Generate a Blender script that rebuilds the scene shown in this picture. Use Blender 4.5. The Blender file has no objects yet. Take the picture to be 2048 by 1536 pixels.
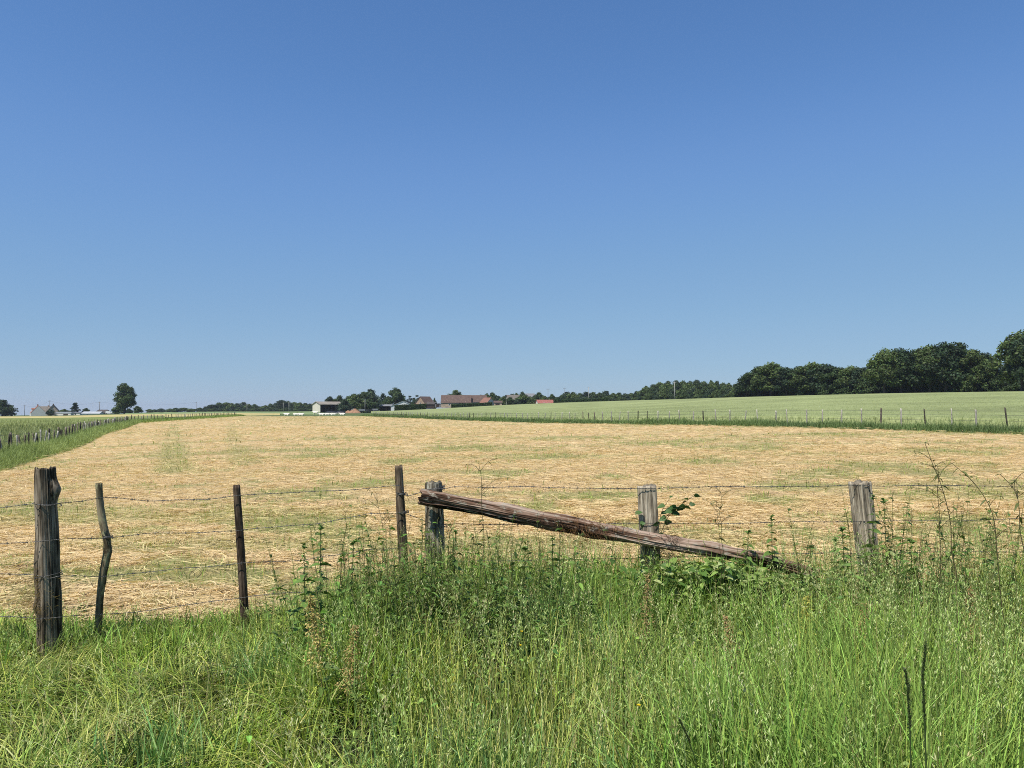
import bpy, bmesh, math, random
import numpy as np
from mathutils import Vector, Matrix
R = math.radians
rng = np.random.default_rng(7)
random.seed(7)
scene = bpy.context.scene
COL = scene.collection
F = 1480.0; EYE = 1.7; HZ = 815.0; CX = 1024.0

# ------------------------------------------------------------------ helpers
def tag(o, label=None, cat=None, group=None, kind=None):
    if label: o['label'] = label
    if cat: o['category'] = cat
    if group: o['group'] = group
    if kind: o['kind'] = kind
    return o

def empty(name, loc=(0, 0, 0), rz=0.0, label=None, cat=None, group=None):
    o = bpy.data.objects.new(name, None)
    o.empty_display_size = 0.2
    o.location = loc; o.rotation_euler = (0, 0, rz)
    COL.objects.link(o)
    return tag(o, label, cat, group)

def mesh_np(name, V, faces, mat, parent=None, col=None, grain=None, smooth=False, attrs=None):
    """faces: list of int arrays (M,k)."""
    me = bpy.data.meshes.new(name)
    V = np.asarray(V, dtype=np.float32)
    me.vertices.add(len(V)); me.vertices.foreach_set('co', V.ravel())
    faces = [np.asarray(f, dtype=np.int32) for f in faces if len(f)]
    li = np.concatenate([f.ravel() for f in faces])
    sizes = np.concatenate([np.full(len(f), f.shape[1], dtype=np.int32) for f in faces])
    starts = np.concatenate([[0], np.cumsum(sizes)[:-1]]).astype(np.int32)
    me.loops.add(len(li)); me.loops.foreach_set('vertex_index', li)
    me.polygons.add(len(sizes)); me.polygons.foreach_set('loop_start', starts)
    me.polygons.foreach_set('use_smooth', np.full(len(sizes), bool(smooth), dtype=bool))
    me.update(calc_edges=True)
    if col is not None:
        a = me.attributes.new('Col', 'FLOAT_COLOR', 'POINT')
        c = np.ones((len(V), 4), dtype=np.float32); c[:, :3] = col
        a.data.foreach_set('color', c.ravel())
    if grain is not None:
        a = me.attributes.new('grain', 'FLOAT_VECTOR', 'POINT')
        a.data.foreach_set('vector', np.asarray(grain, dtype=np.float32).ravel())
    for k, v in (attrs or {}).items():
        a = me.attributes.new(k, 'FLOAT', 'POINT')
        a.data.foreach_set('value', np.asarray(v, dtype=np.float32))
    if mat: me.materials.append(mat)
    o = bpy.data.objects.new(name, me); COL.objects.link(o)
    if parent: o.parent = parent
    return o

class Geo:
    """collects pieces for ONE mesh"""
    def __init__(s): s.V = []; s.Fc = []; s.C = []; s.G = []; s.n = 0
    def add(s, V, faces, C=None, G=None):
        V = np.asarray(V, dtype=float)
        for f in faces:
            f = np.asarray(f)
            if len(f): s.Fc.append(f + s.n)
        s.V.append(V); s.n += len(V)
        if C is not None:
            s.C.append(np.broadcast_to(np.asarray(C, dtype=float), (len(V), 3)))
        if G is not None: s.G.append(G)
        return s
    def build(s, name, mat, parent=None, smooth=False):
        by = {}
        for f in s.Fc: by.setdefault(f.shape[1], []).append(f)
        return mesh_np(name, np.concatenate(s.V), [np.concatenate(v) for v in by.values()], mat, parent,
                       np.concatenate(s.C) if s.C else None, np.concatenate(s.G) if s.G else None, smooth)

def box_geo(x0, x1, y0, y1, z0, z1):
    V = np.array([[x, y, z] for z in (z0, z1) for y in (y0, y1) for x in (x0, x1)], float)
    Q = np.array([[0, 2, 3, 1], [4, 5, 7, 6], [0, 1, 5, 4], [2, 6, 7, 3], [0, 4, 6, 2], [1, 3, 7, 5]])
    return V, [Q]

def vhash(ix, iy, seed):
    h = np.sin(ix * 127.1 + iy * 311.7 + seed * 74.7) * 43758.5453
    return h - np.floor(h)
def vnoise(x, y, seed=0):
    x = np.asarray(x, float); y = np.asarray(y, float)
    ix = np.floor(x); iy = np.floor(y); fx = x - ix; fy = y - iy
    fx = fx * fx * (3 - 2 * fx); fy = fy * fy * (3 - 2 * fy)
    a = vhash(ix, iy, seed); b = vhash(ix + 1, iy, seed); c = vhash(ix, iy + 1, seed); d = vhash(ix + 1, iy + 1, seed)
    return a + (b - a) * fx + (c - a) * fy + (a - b - c + d) * fx * fy
def fbm(x, y, seed=0, o=3):
    s = 0; a = .5; t = 0
    for i in range(o):
        s = s + a * vnoise(np.asarray(x) * 2 ** i, np.asarray(y) * 2 ** i, seed + i * 13); t += a; a *= .5
    return s / t
def sstep(x, a, b):
    t = np.clip((np.asarray(x, float) - a) / (b - a), 0, 1); return t * t * (3 - 2 * t)

# ------------------------------------------------------------------ terrain heights (plan coordinates, metres)
def zpix(py, d): return EYE - (py - HZ) / F * d
ANCH = []
for p in (-1500, -300, 500, 1024, 1600, 2400, 3500):
    for d in (1.0, 3.0, 6.0, 9.0):
        ANCH.append((p, d, 0.0 if d < 9 else (p - 1024) / 1024 * .08))
for p, d, z in [(-400, 30, -.5), (0, 27, -.5), (0, 33, -.56), (120, 42, -.70), (120, 50, -.75), (200, 62, -.52), (200, 76, -.64), (1024, 20, -.02), (1024, 40, -.05), (400, 40, -.3), (1600, 25, .2),
                (240, 120, -.72), (-400, 120, -.9), (0, 90, -.6), (480, 220, -.85), (690, 215, -.8), (740, 200, -.62), (600, 120, -.6),
                (1024, 102, -.23), (1500, 56, .33), (2048, 38, .43), (2048, 45, .6), (2600, 30, .5), (2600, 220, 7.0),
                (2048, 222, 5.9), (1760, 235, 5.5), (1500, 300, 5.4), (1280, 420, 5.2), (1000, 430, 2.4), (800, 400, -.5),
                (1500, 150, 2.2), (2048, 120, 2.9), (1024, 250, .85), (1280, 220, 2.1),
                (700, 440, -1.5), (640, 430, -.95), (600, 700, -2.1), (400, 700, -2.4), (270, 400, -1.3), (400, 330, -1.2),
                (80, 480, -3.5), (20, 430, -3.1), (0, 200, -1.3), (-400, 480, -4.0), (-400, 220, -1.6),
                (1000, 700, 3), (1280, 700, 6), (1760, 500, 6), (2048, 500, 7), (2600, 500, 8),
                (-1500, 1500, -17), (0, 1500, -17), (200, 1500, -16), (600, 1500, -8), (1024, 1500, 0), (1500, 1500, 6), (2600, 1500, 8),
                (-1500, 6000, -75), (0, 6000, -75), (600, 6000, -35), (1024, 6000, -12), (2048, 6000, -5), (3500, 6000, -5), (-1500, 300, -2.5), (3500, 300, 8)]:
    ANCH.append((p, d, z))
ANCH = np.array(ANCH)
def _co(p, d): return np.stack([np.asarray(p, float) / 600, np.log(d)], -1)
_A = _co(ANCH[:, 0], ANCH[:, 1])
def _phi(r2): return .5 * r2 * np.log(r2 + 1e-9)
_n = len(_A)
_M = np.zeros((_n + 3, _n + 3))
_M[:_n, :_n] = _phi(((_A[:, None] - _A[None]) ** 2).sum(-1)) + np.eye(_n) * 1e-3
_M[:_n, _n] = 1; _M[:_n, _n + 1:] = _A; _M[_n, :_n] = 1; _M[_n + 1:, :_n] = _A.T
_W = np.linalg.solve(_M, np.concatenate([ANCH[:, 2], [0, 0, 0]]))
def Z(x, y):
    x = np.asarray(x, float); y = np.asarray(y, float); sh = np.broadcast(x, y).shape
    x = np.broadcast_to(x, sh).ravel(); y = np.maximum(np.broadcast_to(y, sh).ravel(), 1.0)
    p = np.clip(x / y * F + CX, -1500, 3500)
    out = np.empty(len(p))
    for i in range(0, len(p), 50000):
        q = _co(p[i:i + 50000], y[i:i + 50000])
        out[i:i + 50000] = _phi(((q[:, None] - _A[None]) ** 2).sum(-1)) @ _W[:_n] + _W[_n] + q @ _W[_n + 1:]
    out = out * sstep(y, 6.2, 10)          # the road verge itself is level
    return out.reshape(sh)
def X(px, d): return (px - CX) / F * d
def P(px, d, dz=0.0):
    x = X(px, d); return (x, d, float(Z(x, d)) + dz)
def depth_at(px, py, lo, hi):
    ds = np.geomspace(lo, hi, 400); xs = X(px, ds)
    yy = HZ + F * (EYE - Z(xs, ds)) / ds
    i = np.argmin(np.abs(yy - py)); return float(ds[i])

# ------------------------------------------------------------------ materials
def newmat(name):
    m = bpy.data.materials.new(name); m.use_nodes = True
    nt = m.node_tree; nt.nodes.clear()
    out = nt.nodes.new('ShaderNodeOutputMaterial')
    return m, nt, out
def N(nt, typ, **kw):
    n = nt.nodes.new(typ)
    for k, v in kw.items():
        if k in n.inputs.keys() if hasattr(n.inputs, 'keys') else False: n.inputs[k].default_value = v
        else: setattr(n, k, v)
    return n
def ramp(nt, stops, interp='LINEAR'):
    n = nt.nodes.new('ShaderNodeValToRGB'); cr = n.color_ramp; cr.interpolation = interp
    while len(cr.elements) < len(stops): cr.elements.new(.5)
    for e, (p, c) in zip(cr.elements, stops):
        e.position = p; e.color = (*c, 1) if len(c) == 3 else c
    return n
def mixc(nt, fac, a, b, mode='MIX'):
    n = nt.nodes.new('ShaderNodeMix'); n.data_type = 'RGBA'; n.blend_type = mode
    for s, v in ((0, fac), (6, a), (7, b)):
        if hasattr(v, 'is_output'): nt.links.new(v, n.inputs[s])
        else: n.inputs[s].default_value = (*v, 1) if isinstance(v, tuple) and len(v) == 3 else v
    return n.outputs[2]
def noise(nt, vec, scale, detail=4, rough=.55, dist=0.0):
    n = nt.nodes.new('ShaderNodeTexNoise'); n.inputs['Scale'].default_value = scale
    n.inputs['Detail'].default_value = detail; n.inputs['Roughness'].default_value = rough
    n.inputs['Distortion'].default_value = dist
    if vec is not None: nt.links.new(vec, n.inputs['Vector'])
    return n.outputs['Fac']
def mapping(nt, vec, scale=(1, 1, 1), rot=(0, 0, 0)):
    n = nt.nodes.new('ShaderNodeMapping'); n.inputs['Scale'].default_value = scale; n.inputs['Rotation'].default_value = rot
    nt.links.new(vec, n.inputs['Vector']); return n.outputs['Vector']
def math_(nt, op, a, b=0.0, clamp=False):
    n = nt.nodes.new('ShaderNodeMath'); n.operation = op; n.use_clamp = clamp
    for s, v in ((0, a), (1, b)):
        if hasattr(v, 'is_output'): nt.links.new(v, n.inputs[s])
        else: n.inputs[s].default_value = v
    return n.outputs[0]
def bump(nt, h, strength=.5, dist=.02):
    n = nt.nodes.new('ShaderNodeBump'); n.inputs['Strength'].default_value = strength; n.inputs['Distance'].default_value = dist
    nt.links.new(h, n.inputs['Height']); return n.outputs['Normal']
def principled(nt, out, col, rough=.8, normal=None, spec=.3, metal=0.0):
    b = nt.nodes.new('ShaderNodeBsdfPrincipled')
    if hasattr(col, 'is_output'): nt.links.new(col, b.inputs['Base Color'])
    else: b.inputs['Base Color'].default_value = (*col, 1)
    b.inputs['Roughness'].default_value = rough; b.inputs['Specular IOR Level'].default_value = spec
    b.inputs['Metallic'].default_value = metal
    if normal is not None: nt.links.new(normal, b.inputs['Normal'])
    nt.links.new(b.outputs[0], out.inputs[0]); return b
def attr(nt, name, typ='GEOMETRY'):
    n = nt.nodes.new('ShaderNodeAttribute'); n.attribute_name = name; return n
def tco(nt, which='Object'):
    return nt.nodes.new('ShaderNodeTexCoord').outputs[which]
def geopos(nt): return nt.nodes.new('ShaderNodeNewGeometry').outputs['Position']

def leafmat(name, trans=.35, rough=.55, spec=.25, tint=(1.0, 1.0, 1.0)):
    m, nt, out = newmat(name)
    c = attr(nt, 'Col').outputs['Color']
    c = mixc(nt, 1.0, c, tint, 'MULTIPLY')
    b = nt.nodes.new('ShaderNodeBsdfPrincipled')
    nt.links.new(c, b.inputs['Base Color']); b.inputs['Roughness'].default_value = rough
    b.inputs['Specular IOR Level'].default_value = spec
    t = nt.nodes.new('ShaderNodeBsdfTranslucent')
    c2 = mixc(nt, 1.0, c, (1.15, 1.1, .55), 'MULTIPLY')
    nt.links.new(c2, t.inputs['Color'])
    mx = nt.nodes.new('ShaderNodeMixShader'); mx.inputs[0].default_value = trans
    nt.links.new(b.outputs[0], mx.inputs[1]); nt.links.new(t.outputs[0], mx.inputs[2])
    nt.links.new(mx.outputs[0], out.inputs[0])
    return m
M = {}
M['grass'] = leafmat('grass_blades', .24, .55, .15, (1.02, 1.09, .95))
M['leaf'] = leafmat('weed_leaves', .25, .5, .2, (1.06, 1.06, .9))
M['straw'] = leafmat('cut_hay', .22, .6, .3)
M['tree'] = leafmat('tree_leaves', .22, .55, .2)
M['crop'] = leafmat('wheat_crop', .3, .6, .2)

def simple(name, col, rough=.8, vary=.25, scale=3.0, bumpk=.2, spec=.3, metal=0.0):
    m, nt, out = newmat(name)
    v = tco(nt)
    f = noise(nt, v, scale, 5, .6)
    a = tuple(c * (1 - vary) for c in col); b = tuple(min(1, c * (1 + vary)) for c in col)
    r = ramp(nt, [(.3, a), (.7, b)]); nt.links.new(f, r.inputs[0])
    principled(nt, out, r.outputs[0], rough, bump(nt, f, bumpk, .05), spec, metal)
    return m

def wood(name, dark, mid, light, grainscale=60.0, lichen=None, lichen_amt=.5, rough=.85, crack=.65):
    """weathered timber, grain running along the piece (attribute 'grain')"""
    m, nt, out = newmat(name)
    g = attr(nt, 'grain').outputs['Vector']
    v1 = mapping(nt, g, (1, 1, .045)); v2 = mapping(nt, g, (1, 1, .3))
    f1 = noise(nt, v1, grainscale, 6, .65, .6)
    f2 = noise(nt, v2, grainscale * .22, 4, .6)
    f = math_(nt, 'ADD', math_(nt, 'MULTIPLY', f1, crack), math_(nt, 'MULTIPLY', f2, 1 - crack))
    r = ramp(nt, [(.41, dark), (.5, mid), (.59, light)]); nt.links.new(f, r.inputs[0])
    c = r.outputs[0]
    if lichen:
        fl = noise(nt, mapping(nt, g, (1, 1, .5)), 28, 6, .7)
        rl = ramp(nt, [(1 - lichen_amt - .06, (0, 0, 0)), (1 - lichen_amt + .06, (1, 1, 1))]); nt.links.new(fl, rl.inputs[0])
        c = mixc(nt, rl.outputs[0], c, lichen)
    principled(nt, out, c, rough, bump(nt, f, .8, .012), .06)
    return m
M['wood_split'] = wood('split_oak', (.02, .016, .011), (.135, .11, .078), (.30, .255, .19), 55)
M['wood_branch'] = wood('lichened_branch', (.045, .036, .021), (.14, .115, .07), (.27, .23, .15), 40, (.29, .28, .16), .42, crack=.4)
M['wood_dark'] = wood('dark_stake', (.02, .014, .01), (.07, .05, .035), (.15, .11, .08), 80)
M['wood_stake'] = wood('brown_stake', (.03, .022, .015), (.12, .09, .06), (.22, .175, .12), 70, (.17, .17, .11), .36)
M['wood_grey'] = wood('weathered_grey_timber', (.075, .06, .042), (.30, .25, .178), (.54, .47, .355), 60, (.3, .31, .22), .34)
M['wood_pale'] = wood('pale_lichened_timber', (.025, .021, .014), (.10, .084, .058), (.35, .315, .235), 42, (.42, .42, .34), .4, crack=.5)  # timber tones darkened to stand in for the brace log's shadow
M['bark'] = wood('barked_log', (.016, .010, .007), (.165, .098, .064), (.41, .31, .235), 26, (.36, .34, .27), .40, crack=.6)
M['post_far'] = wood('far_grey_post', (.16, .145, .115), (.38, .35, .29), (.56, .525, .45), 30)
M['post_far_dark'] = wood('far_dark_post', (.02, .018, .014), (.06, .052, .042), (.12, .105, .085), 30)
M['post_far_brown'] = wood('far_brown_post', (.05, .04, .03), (.16, .128, .098), (.3, .25, .2), 30)
M['trunk'] = simple('tree_bark', (.07, .055, .042), .9, .4, 2.0, .6)
M['wire'] = simple('galvanised_wire', (.11, .108, .1), .5, .35, 40, .2, .5, .55)
M['wire_far'] = simple('dull_fence_wire', (.12, .12, .11), .6, .2, 5, .1, .4, .3)

# ground sheets ------------------------------------------------------------
def ground_mat(name, c1, c2, c3, s1, s2, bumpk=.6, bd=.1, stretch=(1, 1, 1)):
    m, nt, out = newmat(name)
    v = mapping(nt, geopos(nt), stretch)
    a = noise(nt, v, s1, 6, .65); b = noise(nt, v, s2, 5, .6)
    r = ramp(nt, [(.3, c1), (.5, c2), (.72, c3)]); nt.links.new(a, r.inputs[0])
    k = ramp(nt, [(.35, (.78, .78, .78)), (.65, (1.12, 1.12, 1.12))]); nt.links.new(b, k.inputs[0])
    c = mixc(nt, 1.0, r.outputs[0], k.outputs[0], 'MULTIPLY')
    principled(nt, out, c, .95, bump(nt, a, bumpk, bd), .1)
    return m
M['ground'] = ground_mat('rough_pasture', (.055, .075, .03), (.1, .135, .05), (.17, .2, .09), 1.2, .09)
M['soil'] = ground_mat('verge_soil', (.012, .012, .006), (.03, .035, .012), (.05, .06, .02), 18, 2)
M['wheat_sheet'] = ground_mat('wheat_canopy', (.17, .195, .075), (.275, .31, .13), (.375, .405, .19), 2.2, .06, .9, .25)
M['barley_sheet'] = ground_mat('ripe_barley', (.36, .3, .12), (.47, .4, .17), (.55, .47, .21), 1.0, .03)
M['pea_sheet'] = ground_mat('green_crop_canopy', (.1, .125, .04), (.2, .24, .075), (.28, .32, .11), 1.0, .05, .9, .3)
M['far_green'] = ground_mat('far_green_field', (.16, .21, .09), (.2, .26, .11), (.24, .3, .13), .4, .02)
M['edge_green'] = ground_mat('field_margin', (.03, .05, .014), (.07, .105, .03), (.12, .17, .05), 6, .4)

def hay_material():
    m, nt, out = newmat('mown_hay_ground')
    pos = geopos(nt)
    f1 = noise(nt, pos, 26, 6, .7, .8)
    f2 = noise(nt, pos, 3.2, 5, .65, .5)
    f3 = noise(nt, pos, .35, 4, .55)
    r = ramp(nt, [(.3, (.25, .175, .09)), (.47, (.53, .39, .21)), (.7, (.69, .53, .32))]); nt.links.new(f1, r.inputs[0])
    r2 = ramp(nt, [(.3, (.74, .7, .62)), (.52, (1, 1, 1)), (.7, (1.1, 1.08, 1.05))]); nt.links.new(f2, r2.inputs[0])
    c = mixc(nt, 1.0, r.outputs[0], r2.outputs[0], 'MULTIPLY')
    r3 = ramp(nt, [(.35, (1.0, .96, .9)), (.65, (.98, 1.02, .96))]); nt.links.new(f3, r3.inputs[0])
    c = mixc(nt, 1.0, c, r3.outputs[0], 'MULTIPLY')
    g = attr(nt, 'green').outputs['Fac']
    gg = math_(nt, 'MULTIPLY', g, math_(nt, 'ADD', math_(nt, 'MULTIPLY', f2, 1.6), -.1), True)
    rg = ramp(nt, [(.3, (.12, .13, .04)), (.65, (.3, .31, .11))]); nt.links.new(f1, rg.inputs[0])
    c = mixc(nt, gg, c, rg.outputs[0])
    h = math_(nt, 'ADD', f1, math_(nt, 'MULTIPLY', f2, 1.5))
    principled(nt, out, c, .9, bump(nt, h, .8, .05), .1)
    return m
M['hay'] = hay_material()

def grid_mesh(name, Xg, Yg, Zg, mat, attrs=None, smooth=True):
    h, w = Xg.shape
    V = np.stack([Xg, Yg, Zg], -1).reshape(-1, 3)
    i = np.arange(h * w).reshape(h, w)
    Q = np.stack([i[:-1, :-1], i[:-1, 1:], i[1:, 1:], i[1:, :-1]], -1).reshape(-1, 4)
    return mesh_np(name, V, [Q], mat, smooth=smooth, attrs=attrs)

# ------------------------------------------------------------------ field boundaries (plan)
def fence_right_x(d): return 41.5 - .3975 * d
def hay_right_x(d): return fence_right_x(d) - 2.6
def fence_left_x(d): return np.where(d < 120, -22.8 - .451 * (d - 33), -62.0 - .21 * (d - 120))
def hay_left_x(d): return fence_left_x(d) + np.where(d < 120, 1.6, 2.2)
HAY_END = 216.0

def green_mask(x, y):
    """where the mown field shows green: worn patches, mower lines"""
    x = np.asarray(x, float); y = np.asarray(y, float)
    n = fbm(x * .34 + 3.1, y * .75 + 1.7, 5, 3); n2 = fbm(x * 1.3, y * 2.2, 9, 2)
    m = sstep(n * .68 + n2 * .32, .605, .665)
    m = np.maximum(m, .75 * sstep(fbm(x * .09, y * .55, 21, 3) * .8 + .2 * fbm(x * .9, y * 1.2, 23, 2), .60, .68))
    for (x0, y0, x1, y1, w, a) in [(-9.5, 20.8, -48, 105, .9, .8), (-7.4, 20.8, -40, 105, .7, .5), (-40, 128, -52, 190, 2.2, .7), (-24, 66, -20, 88, .8, .6),
                                   (-30, 100, -12, 78, 1.4, .8), (-45, 140, -18, 100, 1.6, .7), (-58, 190, -28, 130, 2.0, .7)]:
        dx, dy = x1 - x0, y1 - y0; L2 = dx * dx + dy * dy
        t = np.clip(((x - x0) * dx + (y - y0) * dy) / L2, 0, 1)
        dist = np.hypot(x - x0 - t * dx, y - y0 - t * dy)
        m = np.maximum(m, a * (1 - sstep(dist, .3 * w, w)) * sstep(fbm(x * .5, y * .25, 33, 2), .3, .6))
    for (px_, py_, wpx_) in [(1400, 932, 90), (1110, 915, 110), (1000, 947, 70), (1170, 996, 90), (1080, 1016, 60), (1590, 985, 110), (545, 975, 60), (630, 988, 90), (290, 1047, 60), (700, 1062, 60), (1850, 957, 70), (1750, 945, 90), (1490, 906, 120), (800, 921, 60), (1330, 890, 130), (1640, 880, 120), (930, 893, 110), (620, 905, 90), (440, 1015, 50), (1240, 1065, 70), (80, 985, 70), (60, 1110, 50), (330, 1130, 50), (1900, 915, 110), (1150, 875, 140), (700, 870, 120), (520, 1035, 50), (1530, 1010, 70), (1960, 1000, 60)]:
        dc = 1.7 * F / (py_ - 815); xc = X(px_, dc); rx = wpx_ / F * dc; ry = dc * .075
        q = np.hypot((x - xc) / rx, (y - dc) / ry)
        m = np.maximum(m, np.where(q < 1.6, sstep(1.45 - q + 1.5 * (fbm(x * 2.2 + px_, y * 3.0, 47, 2) - .5), .35, .95), 0))
    edge = np.minimum(x - hay_left_x(y), hay_right_x(y) - x)
    m = np.maximum(m, .8 * (1 - sstep(edge, .1, .7 + .6 * fbm(x * .6, y * .6, 44))))
    m = np.maximum(m, .45 * sstep(y, 120, 190) )
    return m
def hay_lump(x, y):
    a = .09 * (fbm(x * 1.3, y * 2.2, 61, 3) - .5) + .065 * (fbm(x * 4.5, y * 6, 71, 2) - .5)
    return a * sstep(y, 6.2, 8)

# ground: one sheet to the horizon
pp = np.linspace(-1500, 3500, 101); dd = np.geomspace(1.0, 6000, 190)
Dg, Pg = np.meshgrid(dd, pp, indexing='ij'); Xg = X(Pg, Dg)
tag(grid_mesh('ground', Xg, Dg, Z(Xg, Dg) - .07 - .0005 * Dg, M['ground']), 'rough green pasture land reaching to the horizon', kind='structure')
xs = np.linspace(-18, 18, 91); ys = np.linspace(-14, 6.35, 52)
Yg, Xg = np.meshgrid(ys, xs, indexing='ij')
tag(grid_mesh('verge_ground', Xg, Yg, .0 * Xg + .03 * (fbm(Xg * 2, Yg * 2, 3) - .5), M['soil']), 'soil of the overgrown verge in front of the fence', kind='structure')
dd = np.geomspace(6.0, HAY_END, 520); tt = np.linspace(0, 1, 420)
Dg, Tg = np.meshgrid(dd, tt, indexing='ij')
xl = np.maximum(hay_left_x(Dg), -Dg * .95 - 4); xr = np.minimum(hay_right_x(Dg), Dg * .95 + 4)
Xg = xl + (xr - xl) * Tg
Zg = Z(Xg, Dg) + hay_lump(Xg, Dg)
tag(grid_mesh('hay_field', Xg, Dg, Zg, M['hay'], {'green': green_mask(Xg, Dg).ravel()}), 'mown field covered with pale drying hay', kind='structure')

# wheat field on the rise to the right
WFAR = ([700, 745, 800, 1000, 1280, 1500, 1760, 2048, 2800], [330, 360, 400, 430, 420, 300, 235, 222, 200])
def wheat_near(p): return 42.6 / ((p - CX) / F + .3975)
def wheat_far(p): return np.interp(p, *WFAR)
WH = .62
pp = np.linspace(742, 2800, 300); tt = np.linspace(0, 1, 120)
Tg, Pg = np.meshgrid(tt, pp, indexing='ij')
nr = wheat_near(Pg); fr = np.maximum(wheat_far(Pg), nr + 5)
Dg = nr * (fr / nr) ** Tg; Xg = X(Pg, Dg)
Zg = Z(Xg, Dg) + WH + .05 * (fbm(Xg * .9, Dg * .9, 17) - .5); Zg[0] -= .6
tag(grid_mesh('wheat_field', Xg, Dg, Zg, M['wheat_sheet']), 'pale green wheat field rising to the right', kind='structure')

# left: green crop band, ripe barley strip, far green field
def band(name, pts, mat, label, raise_=.3, n=60, m=14):
    """pts: list of (px, py_near, py_far) along the land"""
    pp = np.linspace(pts[0][0], pts[-1][0], n)
    yn = np.interp(pp, [q[0] for q in pts], [q[1] for q in pts]); yf = np.interp(pp, [q[0] for q in pts], [q[2] for q in pts])
    dn = np.array([depth_at(a, b, 30, 800) for a, b in zip(pp, yn)]); df = np.array([depth_at(a, b, 30, 800) for a, b in zip(pp, yf)])
    df = np.maximum(df, dn + 3)
    T = np.linspace(0, 1, m)[:, None]
    D = dn[None] * (df / dn)[None] ** T; Xx = X(pp[None], D)
    Zz = Z(Xx, D) + raise_; Zz[0] -= raise_ + .35
    tag(grid_mesh(name, Xx, D, Zz, mat), label, kind='structure')
band('green_crop_field', [(-600, 858, 839), (0, 853, 838), (120, 850, 837), (250, 841, 834.5), (330, 837, 833)], M['pea_sheet'], 'olive green crop behind the left fence', .2)
band('barley_field', [(-600, 838.5, 833), (0, 838, 833), (120, 837, 832.3), (250, 834.5, 829), (330, 833, 828), (480, 830.5, 826.5), (560, 829, 827)], M['barley_sheet'], 'pale ripe barley strip in front of the houses', .06)
band('far_green_field', [(250, 829.2, 826), (330, 828, 825), (480, 826.5, 822.5), (640, 828.5, 822.5)], M['far_green'], 'far green field below the tree line', .05)

# ------------------------------------------------------------------ vegetation geometry
def blades(base, h, w, az, lean, bend, cb, ct, K=4, twist=None, tipw=.06, wpow=1.4):
    n = len(base)
    t = np.linspace(0, 1, K + 1)[None]
    off = h[:, None] * (lean[:, None] * t + bend[:, None] * t ** 2)
    zz = h[:, None] * t * (1 - .38 * np.clip(np.abs(bend[:, None]), 0, 1.6) * t ** 2)
    ca, sa = np.cos(az)[:, None], np.sin(az)[:, None]
    c = np.stack([base[:, 0, None] + off * ca, base[:, 1, None] + off * sa, base[:, 2, None] + zz], -1)
    tw = (az + np.pi / 2 if twist is None else twist)[:, None] + 0 * t
    ww = w[:, None] * np.maximum((1 - t ** wpow) * (.55 + .9 * t * (t < .5) + .45 * (t >= .5)), tipw) * .5
    s = np.stack([np.cos(tw) * ww, np.sin(tw) * ww, 0 * ww], -1)
    V = np.stack([c - s, c + s], 2).reshape(-1, 3)
    i = np.arange(n)[:, None] * (2 * (K + 1)) + np.arange(K)[None] * 2
    Q = np.stack([i, i + 1, i + 3, i + 2], -1).reshape(-1, 4)
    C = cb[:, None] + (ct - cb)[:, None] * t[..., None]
    C = np.repeat(C, 2, axis=1).reshape(-1, 3)
    return V, [Q], C

def strips(path, wid, side, C0, C1):
    """path (n,K,3), wid (n,K), side (n,3)"""
    n, K, _ = path.shape
    s = side[:, None] * wid[..., None] * .5
    V = np.stack([path - s, path + s], 2).reshape(-1, 3)
    i = np.arange(n)[:, None] * (2 * K) + np.arange(K - 1)[None] * 2
    Q = np.stack([i, i + 1, i + 3, i + 2], -1).reshape(-1, 4)
    t = np.linspace(0, 1, K)[None, :, None]
    C = C0[:, None] + (C1 - C0)[:, None] * t
    return V, [Q], np.repeat(C, 2, axis=1).reshape(-1, 3)

def leaves(base, dirv, L, W, C, droop=.3, fold=.25, nseg=4, shape='ovate', roll=(0, .45)):
    """curved, folded leaves: base (n,3), dirv (n,3) unit, L, W (n)"""
    n = len(base)
    up = np.array([0, 0, 1.0])
    side = np.cross(dirv, up); ln = np.linalg.norm(side, axis=1, keepdims=True)
    side = np.where(ln > 1e-3, side / np.maximum(ln, 1e-6), np.array([1.0, 0, 0]))
    nrm = np.cross(side, dirv)
    ra = rng.normal(roll[0], roll[1], n)[:, None] * np.where(rng.random(n) < .5, -1, 1)[:, None]
    side, nrm = side * np.cos(ra) + nrm * np.sin(ra), nrm * np.cos(ra) - side * np.sin(ra)
    t = np.linspace(0, 1, nseg + 1)
    if shape == 'ovate': prof = np.sin(np.pi * np.clip(t, 0, 1) ** .7) ** .8
    elif shape == 'lance': prof = np.sin(np.pi * np.clip(t * .92 + .08, 0, 1) ** .8)
    else: prof = np.array([.55, 1, .9, .55, 0])[:nseg + 1] if nseg == 4 else np.sin(np.pi * t)
    prof = np.maximum(prof, .04)
    mid = base[:, None] + dirv[:, None] * (L[:, None] * t[None])[..., None]
    dr = np.broadcast_to(np.asarray(droop, float), (n,))
    mid[..., 2] -= (dr * L)[:, None] * t[None] ** 2
    hw = (W[:, None] * prof[None] * .5)[..., None]
    l = mid - side[:, None] * hw + nrm[:, None] * hw * fold
    r = mid + side[:, None] * hw + nrm[:, None] * hw * fold
    V = np.stack([l, mid, r], 2).reshape(-1, 3)
    k = nseg + 1
    i = np.arange(n)[:, None] * (3 * k) + np.arange(nseg)[None] * 3
    Q = np.concatenate([np.stack([i, i + 1, i + 4, i + 3], -1).reshape(-1, 4), np.stack([i + 1, i + 2, i + 5, i + 4], -1).reshape(-1, 4)])
    Cc = np.repeat(C[:, None], 3 * k, axis=1).reshape(-1, 3)
    return V, [Q], Cc

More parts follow.
